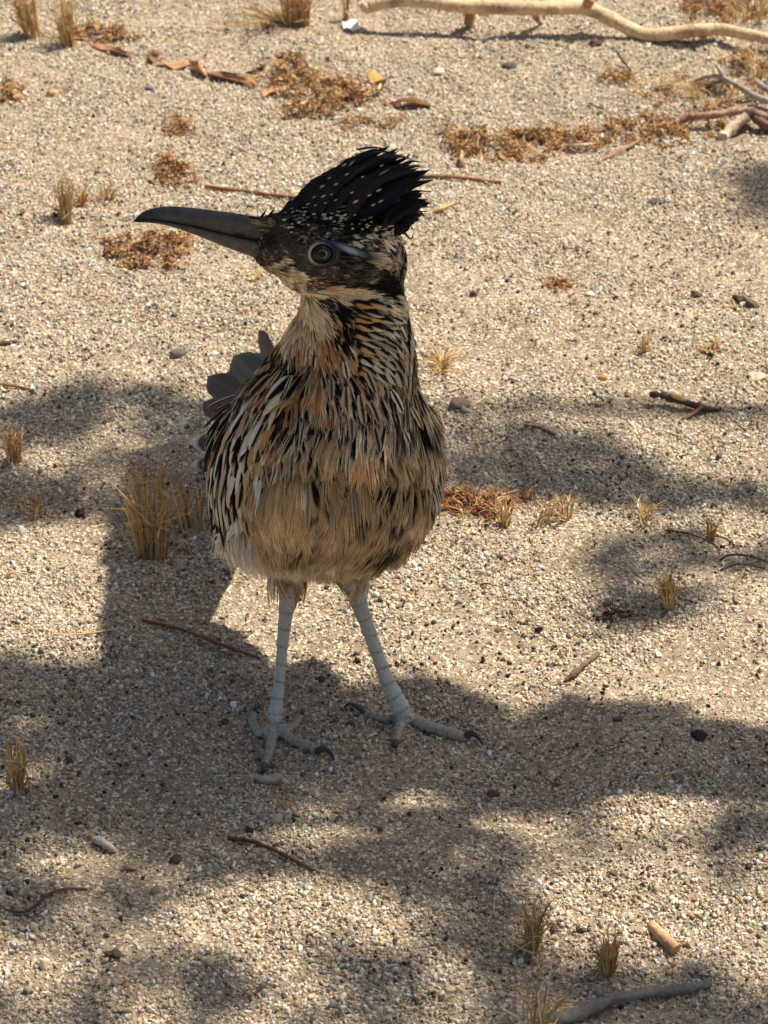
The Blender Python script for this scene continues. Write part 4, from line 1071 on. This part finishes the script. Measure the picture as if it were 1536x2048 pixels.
stick('dry_twig', [(924, 332, .0, 5), (922, 318, .002, 5), (924, 304, .004, 4)], srgb(188, 150, 108), 'pale stub sticking out of the long litter mat', 'twig', 10, 6, .1)
for k, (a, lab) in enumerate([(0, 'tangled dark rootlet arching over the sand near the right edge'), (1, 'second arching rootlet of the tangle near the right edge'), (2, 'low straight rootlet of the tangle'), (3, 'short curled rootlet of the tangle')]):
    rows = [[(1330, 1060, .001, 3), (1380, 1068, .004, 3), (1420, 1084, .004, 3), (1440, 1100, .0, 3)], [(1440, 1120, .0, 3), (1460, 1110, .003, 4), (1500, 1112, .004, 4), (1550, 1130, .002, 4)],
            [(1440, 1140, .0, 3), (1480, 1128, .002, 4), (1530, 1136, .001, 4)], [(1400, 1086, .003, 3), (1430, 1072, .005, 3), (1460, 1082, .003, 3), (1470, 1094, .0, 3)]][a]
    stick('rootlet', [(a_, b_, h_, r_ * .6) for a_, b_, h_, r_ in rows], srgb(96, 78, 64), lab, 'root', 18, 5, .1)

# bark strips and dry leaves
def flake(name, outline, col, label, cat, curl=.003, thick=.0007, mat='litter'):
    """curled piece from an outline of photo pixels lying on the ground"""
    c = np.mean(outline, 0); m_ = MB(); base = G(*c); o_ = np.array(outline, float)
    n = len(o_); top, bot = [], []
    rings = [1.0, .66, .33]
    for q in rings:
        for k in range(n):
            pt = c + (o_[k] - c) * q; p = G(pt[0], pt[1]); e = (q ** 2) * curl * (.4 + .6 * math.sin(k * 2.1 + c[0])) + .0008
            top.append(p + np.array([0, 0, e + thick])); bot.append(p + np.array([0, 0, e]))
    ctr = G(*c); N_ = len(top)
    vv = np.array(top + [ctr + np.array([0, 0, .001 + thick])] + bot + [ctr + np.array([0, 0, .001])])
    ff3, ff4 = [], []
    for r_ in range(2):
        for k in range(n):
            a, b = r_ * n + k, r_ * n + (k + 1) % n
            ff4.append([a, b, b + n, a + n]); s = N_ + 1; ff4.append([s + a + n, s + b + n, s + b, s + a])
    for k in range(n):
        a, b = 2 * n + k, 2 * n + (k + 1) % n
        ff3.append([a, b, N_]); ff3.append([N_ + 1 + b, N_ + 1 + a, 2 * N_ + 1])
        a, b = k, (k + 1) % n; ff4.append([b, a, N_ + 1 + a, N_ + 1 + b])
    cc = np.outer(1 + .12 * rng.normal(size=len(vv)), col)
    m_.add(vv, ff4, cc); m_.f.append(np.array(ff3, dtype=np.int64))
    o = m_.build(name, M[mat], origin=base); return tag(o, label, cat)
BARK = srgb(178, 134, 100)
flake('bark_strip', [(180, 92), (205, 95), (235, 105), (262, 112), (258, 118), (228, 112), (200, 102)], BARK, 'thin bark strip below the brown litter clump, top left', 'bark')
flake('bark_strip', [(292, 118), (306, 112), (324, 122), (310, 130), (298, 128)], BARK * .75, 'small dark curled bark chip between the bark strips', 'bark', .006)
flake('bark_strip', [(316, 130), (345, 128), (376, 132), (378, 140), (350, 142), (325, 138)], BARK * 1.1, 'flat pinkish bark strip next to the small dark chip', 'bark', .004)
flake('bark_strip', [(378, 130), (395, 140), (415, 152), (412, 162), (395, 152), (380, 140)], BARK * 1.2, 'folded bark strip leading to the largest litter mat', 'bark', .006)
flake('bark_strip', [(410, 148), (440, 152), (500, 166), (518, 174), (480, 172), (430, 164)], BARK, 'long bark strip touching the largest litter mat', 'bark', .004)
flake('dry_leaf', [(522, 192), (540, 184), (556, 180), (558, 188), (540, 196), (526, 199)], srgb(206, 160, 120), 'pinkish leaf piece at the front edge of the largest litter mat', 'leaf', .003)
flake('dry_leaf', [(732, 164), (750, 158), (772, 162), (776, 172), (758, 176), (740, 170)], srgb(216, 170, 104), 'tan folded leaf on the right end of the largest litter mat', 'leaf', .006)
flake('dry_leaf', [(560, 140), (572, 146), (586, 154), (580, 158), (564, 150)], srgb(210, 166, 104), 'small tan leaf in the middle of the largest litter mat', 'leaf', .006)
flake('bark_strip', [(780, 210), (800, 206), (830, 208), (862, 212), (860, 220), (825, 220), (790, 218)], srgb(128, 94, 66), 'dark bark piece to the right of the largest litter mat', 'bark', .004)
flake('white_petal', [(684, 54), (690, 48), (702, 46), (714, 52), (719, 60), (706, 67), (694, 66), (686, 62)], srgb(248, 246, 240), 'bright white petal near the thick straw bunch', 'petal', .003)
flake('white_curl', [(62, 770), (66, 764), (70, 768), (68, 778), (74, 790), (68, 792), (60, 782)], srgb(236, 230, 218), 'white curled chip on the sand far left', 'chip', .003)
flake('dry_leaf', [(500, 562), (510, 556), (522, 548), (520, 556), (506, 566)], srgb(206, 166, 100), 'tiny yellow leaf under the chin', 'leaf', .003)
flake('dry_leaf', [(245, 1738), (262, 1736), (284, 1738), (270, 1743), (250, 1743)], srgb(196, 170, 130), 'thin tan chaff flake in the left foreground', 'leaf', .002)

# chaff: bits of straw and stem strewn about
r9 = np.random.default_rng(99); m_ = MB()
for i in range(520):
    px, py = r9.uniform(-150, 1690), r9.uniform(-120, 2200)
    if py > 700 and r9.random() < .55: continue
    p = G(px, py, .0008); a = r9.uniform(0, 6.28); L = r9.uniform(.002, .008); dd = np.array([math.cos(a), math.sin(a), 0])
    q = p + dd * L; q[2] = float(gz(q[0], q[1])) + r9.uniform(.0006, .003); mid = (p + q) / 2 + r9.normal(0, .0005, 3) + np.array([0, 0, .0006])
    c = [STRAW[0], STRAW[2], BRN[0], BRN[2], RED[0], BRN[4]][r9.integers(0, 6)] * r9.uniform(.7, 1.1)
    tube(m_, catmull([p, mid, q], 5), np.array([.7, 1, 1, .9, .4]) * r9.uniform(.0002, .0005), c, 4, cap=False)
tag(m_.build('chaff', M['straw']), 'bits of straw and stem strewn over the sand', 'chaff', kind='stuff')

# stones and clods
def pebble(px, py, rx, ry, col, label, name='pebble', cat='stone', seed=0, mat='stone', rough=.06):
    r = np.random.default_rng(seed + int(px)); c = G(px, py); k = mpp(c); v, f = ICO3
    q = v * (1 + rough * np.sin(v @ r.normal(size=(3, 4)) * 3).sum(1, keepdims=True))
    for c_ in nrm(r.normal(size=(5, 3))):
        d = q @ c_ - r.uniform(.7, .95); q = q - np.maximum(d, 0)[:, None] * c_ * .8
    rz = ry * k
    m_ = MB(); m_.add(q * np.array([rx * k, rx * k * r.uniform(.7, 1), rz]) + c + np.array([0, 0, rz * .45]), f, np.outer(1 + .1 * r.normal(size=len(q)), col))
    o = m_.build(name, M[mat], origin=c); return tag(o, label, cat)
pebble(104, 190, 12, 10, srgb(206, 164, 122), 'tan angular stone on open sand, top left')
pebble(1205, 759, 9, 8, srgb(204, 150, 92), 'small orange pebble left of the bark twig')
pebble(922, 810, 21, 9, srgb(128, 112, 94), 'flat brown oval pebble right of the bird shoulder')
pebble(876, 146, 13, 7, srgb(228, 214, 194), 'pale pebble in front of the long branch')
pebble(1018, 135, 15, 8, srgb(96, 88, 82), 'dark grey stone in front of the long branch')
pebble(300, 180, 10, 7, srgb(120, 118, 116), 'small grey stone below the bark strips')
pebble(1190, 90, 14, 7, srgb(88, 66, 52), 'dark clod beneath the long branch', 'dirt_clod', 'clod', rough=.15)
pebble(1400, 1476, 15, 12, srgb(66, 56, 48), 'dark round clod in the shade right of the feet', 'dirt_clod', 'clod', rough=.15)
pebble(1312, 406, 14, 6, srgb(90, 80, 72), 'flat dark clod on open sand, upper right', 'dirt_clod', 'clod', rough=.12)
pebble(360, 710, 16, 8, srgb(112, 98, 84), 'grey clod above the shade left of the bird', 'dirt_clod', 'clod', rough=.12)
pebble(1180, 590, 9, 5, srgb(230, 220, 204), 'small white pebble on open sand')
pebble(1512, 754, 20, 6, srgb(206, 184, 154), 'pale lump of caked sand at the right edge', 'sand_lump', 'clod', rough=.15)
pebble(160, 1030, 11, 10, srgb(44, 38, 34), 'black clod near the flattened brown tuft', 'dirt_clod', 'clod', rough=.15)
pebble(20, 1587, 9, 6, srgb(206, 200, 190), 'white pebble at the foot of the pointed tuft')
pebble(948, 590, 8, 7, srgb(100, 84, 70), 'small dark pebble on open sand right of the neck')
for (px, py, rr_, lab) in [(1392, 592, 12, 'brown clod on open sand, right side'), (1475, 600, 13, 'brown clod lying next to another at the right edge'), (1500, 610, 12, 'brown clod at the right edge'), (640, 1330 + 30, 10, 'soil clod between the feet'),
                           (985, 1590, 12, 'dark soil clod on the sunlit strip in front of the right foot'), (1225, 1750, 12, 'dark crumb in the sunny foreground'), (350, 1722, 12, 'dark soil clod under the white stick'),
                           (230, 1910, 14, 'brown soil clod in the left foreground corner'), (500, 1660, 10, 'soil clod near the curved twig'), (1110, 1860, 10, 'dark pebble beside the feathery tuft'), (1165, 1862, 9, 'small dark pebble between the two foreground tufts'),
                           (450, 1445, 9, 'grey soil crumb left of the foot'), (700, 1450, 10, 'brown soil clod behind the left toes')]:
    pebble(px, py, rr_, rr_ * .6, srgb(96, 78, 62) * rng.uniform(.6, 1.1), lab, 'dirt_clod', 'clod', seed=3, rough=.16)

# ------------------------------------------------------------------ the tree overhead whose leaves shade the bird
SV = SUN / SUN[2]
tree = empty('shade_tree', (1.15, .30, 0)); tree.location.z = float(gz(1.15, .30))
tag(tree, 'small leafy tree whose boughs shade the bird and the sand', 'tree')
def in_poly(x, y, poly):
    p = np.array(poly, float); r_ = np.zeros(len(x), bool); j = len(p) - 1
    for i in range(len(p)):
        c = ((p[i, 1] > y) != (p[j, 1] > y)) & (x < (p[j, 0] - p[i, 0]) * (y - p[i, 1]) / (p[j, 1] - p[i, 1] + 1e-9) + p[i, 0]); r_ ^= c; j = i
    return r_
SHADE = [  # outline on the ground (photo pixels), leaf layers, lowest and highest leaf
    ([(-420, 1350), (240, 1338), (430, 1345), (560, 1322), (640, 1350), (900, 1362), (1000, 1400), (1580, 1425), (1580, 1545), (1350, 1560), (1150, 1530), (1000, 1560), (820, 1560), (740, 1595), (600, 1600), (500, 1660), (-420, 1690)], 3.2, .9, 1.25),
    ([(-320, 880), (60, 800), (150, 768), (300, 778), (430, 830), (430, 1005), (200, 1000), (100, 1035), (-320, 1040)], 2.2, 1.7, 2.0),
    ([(200, 990), (450, 990), (412, 1090), (220, 1090)], 1.6, 1.2, 1.4),
    ([(880, 862), (1000, 850), (1200, 862), (1290, 925), (1536, 965), (1700, 1015), (1300, 1010), (1100, 1000), (890, 985)], 2.4, 1.6, 1.9),
    ([(1165, 1110), (1230, 1068), (1400, 1055), (1600, 1090), (1600, 1200), (1420, 1190), (1300, 1250), (1190, 1250)], 2.2, 1.6, 1.9),
    ([(900, 1590), (1150, 1585), (1230, 1640), (1060, 1720), (1000, 1810), (800, 1810), (640, 1730), (700, 1680), (850, 1650)], 2.3, 1.5, 1.9),
    ([(1400, 1640), (1620, 1620), (1620, 1790), (1430, 1760)], 1.6, 1.6, 1.9),
    ([(250, 1920), (560, 1935), (780, 1890), (1000, 1800), (1060, 1790), (1130, 1900), (1600, 1930), (1600, 2350), (-320, 2350), (-320, 2010), (150, 1985)], 2.0, 1.6, 2.0),
    ([(-320, 1680), (250, 1640), (500, 1650), (640, 1710), (420, 1770), (330, 1870), (100, 1900), (-320, 1890)], 1.7, 1.6, 2.0),
    ([(1450, 330), (1720, 300), (1720, 480), (1490, 445)], 2.0, 1.7, 2.0)]
LP = []
for poly, lay, z0, z1 in SHADE:
    a = np.array(poly, float); n = 60000
    X_ = rng.uniform(a[:, 0].min(), a[:, 0].max(), 4000); Y_ = rng.uniform(a[:, 1].min(), a[:, 1].max(), 4000)
    ok = in_poly(X_, Y_, poly); g_ = np.array([G(p, q) for p, q in zip(X_[ok][:400], Y_[ok][:400])])
    # true ground area of the outline
    gp = np.array([G(*q) for q in poly]); area = .5 * abs(np.dot(gp[:, 0], np.roll(gp[:, 1], 1)) - np.dot(gp[:, 1], np.roll(gp[:, 0], 1)))
    need = int(area * lay / 1.05e-4)
    b0, b1 = gp[:, :2].min(0), gp[:, :2].max(0)
    q = np.stack([rng.uniform(b0[0], b1[0], need * 8), rng.uniform(b0[1], b1[1], need * 8), np.zeros(need * 8)], -1)
    x, y = proj(q); gate = np.ones(len(q), bool)
    if lay < 2.35 and z0 >= 1.5: gate = vnoise(q[:, 0], q[:, 1] * 1.6, .026, 61) + .5 * vnoise(q[:, 0], q[:, 1] * 1.6, .011, 62) > .62
    elif z0 < 1: gate = ((y < 1530) & (x < 860)) | (vnoise(q[:, 0], q[:, 1] * 1.6, .026, 63) + .5 * vnoise(q[:, 0], q[:, 1] * 1.6, .012, 64) > .66)
    q = q[in_poly(x, y, poly) & gate][:need]
    LP.append(q + SV * rng.uniform(z0, z1, (len(q), 1)))
vis = np.where((bv[:, 2] > .05) & (bv[:, 1] < .045))[0]
gq = bv[rng.choice(vis, 900)]; LP.append(gq + SV * rng.uniform(.85, 1.1, (900, 1)))
xs = PY(268, 440, -.03); LP.append(np.linspace(0, 1, 160)[:, None] * (PY(560, 480, -.012) - xs) + xs + SV * rng.uniform(.85, 1.1, (160, 1)) + rng.normal(0, .006, (160, 3)))
cr = PY(640, 360, 0.0); LP.append(cr + (PY(850, 400, .0) - cr) * rng.random((220, 1)) + np.array([0, 0, 1]) * rng.uniform(-.02, .03, (220, 1)) + SV * rng.uniform(.85, 1.1, (220, 1)))
u_ = nrm(rng.normal(size=(9000, 3))) * rng.random((9000, 1)) ** .4 * np.array([1.0, .9, .55]) + np.array([1.25, .45, 2.15])
gs = u_ - SV * u_[:, 2:]; x, y = proj(gs)
near = (x > -420) & (x < 1960) & (y > -420) & (y < 2500) & ((gs - CAM) @ FW > .3)
LP.append(u_[~near][:5000])
LP = np.concatenate(LP); n = len(LP); print('tree leaves', n)
m_ = MB()
d = nrm(rng.normal(size=(n, 3)) * np.array([1, 1, .6])); e = nrm(np.cross(d, nrm(rng.normal(size=(n, 3)) + np.array([0, 0, 1.2]))))
nn_ = np.cross(d, e); L = rng.uniform(.009, .016, n)[:, None]; W = L * rng.uniform(.38, .5, n)[:, None]
vv = np.stack([LP - d * L, LP - d * L * .2 - e * W + nn_ * W * .2, LP - d * L * .2 + e * W + nn_ * W * .2, LP + d * L * .45 - e * W * .7, LP + d * L * .45 + e * W * .7, LP + d * L], 1)
b = np.arange(n)[:, None] * 6
lc = np.repeat((np.array([srgb(84, 106, 56), srgb(104, 122, 66), srgb(70, 92, 50)])[rng.integers(0, 3, n)])[:, None, :], 6, 1)
m_.add(vv.reshape(-1, 3), b + np.array([1, 2, 4, 3]), lc.reshape(-1, 3)); m_.f.append(b + np.array([0, 2, 1])); m_.f.append(b + np.array([3, 4, 5]))
o = m_.build('crown', M['leaf'], tree); o['kind'] = 'stuff'
m_ = MB(); BK = srgb(110, 92, 74)
tube(m_, catmull([(1.15, .30, -.03), (1.17, .33, .6), (1.16, .30, 1.2), (1.30, .15, 1.8), (1.45, .05, 2.4)], 30), np.linspace(.075, .02, 30), BK, 14, rough=.04); m_.build('trunk', M['wood'], tree)
def limb(pts, r0, r1):
    q = MB(); tube(q, catmull(pts, 22), np.linspace(r0, r1, 22), BK, 8, rough=.05); q.build('limb', M['wood'], tree)
limb([(1.16, .30, 1.05), (.85, .26, 1.12), (.62, .24, 1.10), (.42, .20, 1.12)], .016, .003)
limb([(1.16, .30, .95), (.70, .22, .92), (.36, .15, .66), (.165, .165, .5), (.150, .25, .5), (.148, .36, .5)], .030, .019)       # added unseen low bough, shaped to cast the shadow strip left of the bird
limb([(1.17, .32, 1.4), (1.22, .62, 1.65), (1.05, .74, 1.8), (.85, .72, 1.85)], .014, .003)
limb([(1.17, .32, 1.35), (1.15, .45, 1.6), (1.05, .50, 1.75)], .012, .003)
limb([(1.22, .24, 1.45), (1.0, .36, 1.7), (.88, .35, 1.75)], .006, .002)
limb([(1.28, .17, 1.7), (1.5, .5, 2.1), (1.7, .7, 2.3)], .014, .004)
limb([(1.35, .12, 1.95), (1.3, -.1, 2.2), (1.4, -.2, 2.4)], .014, .004)
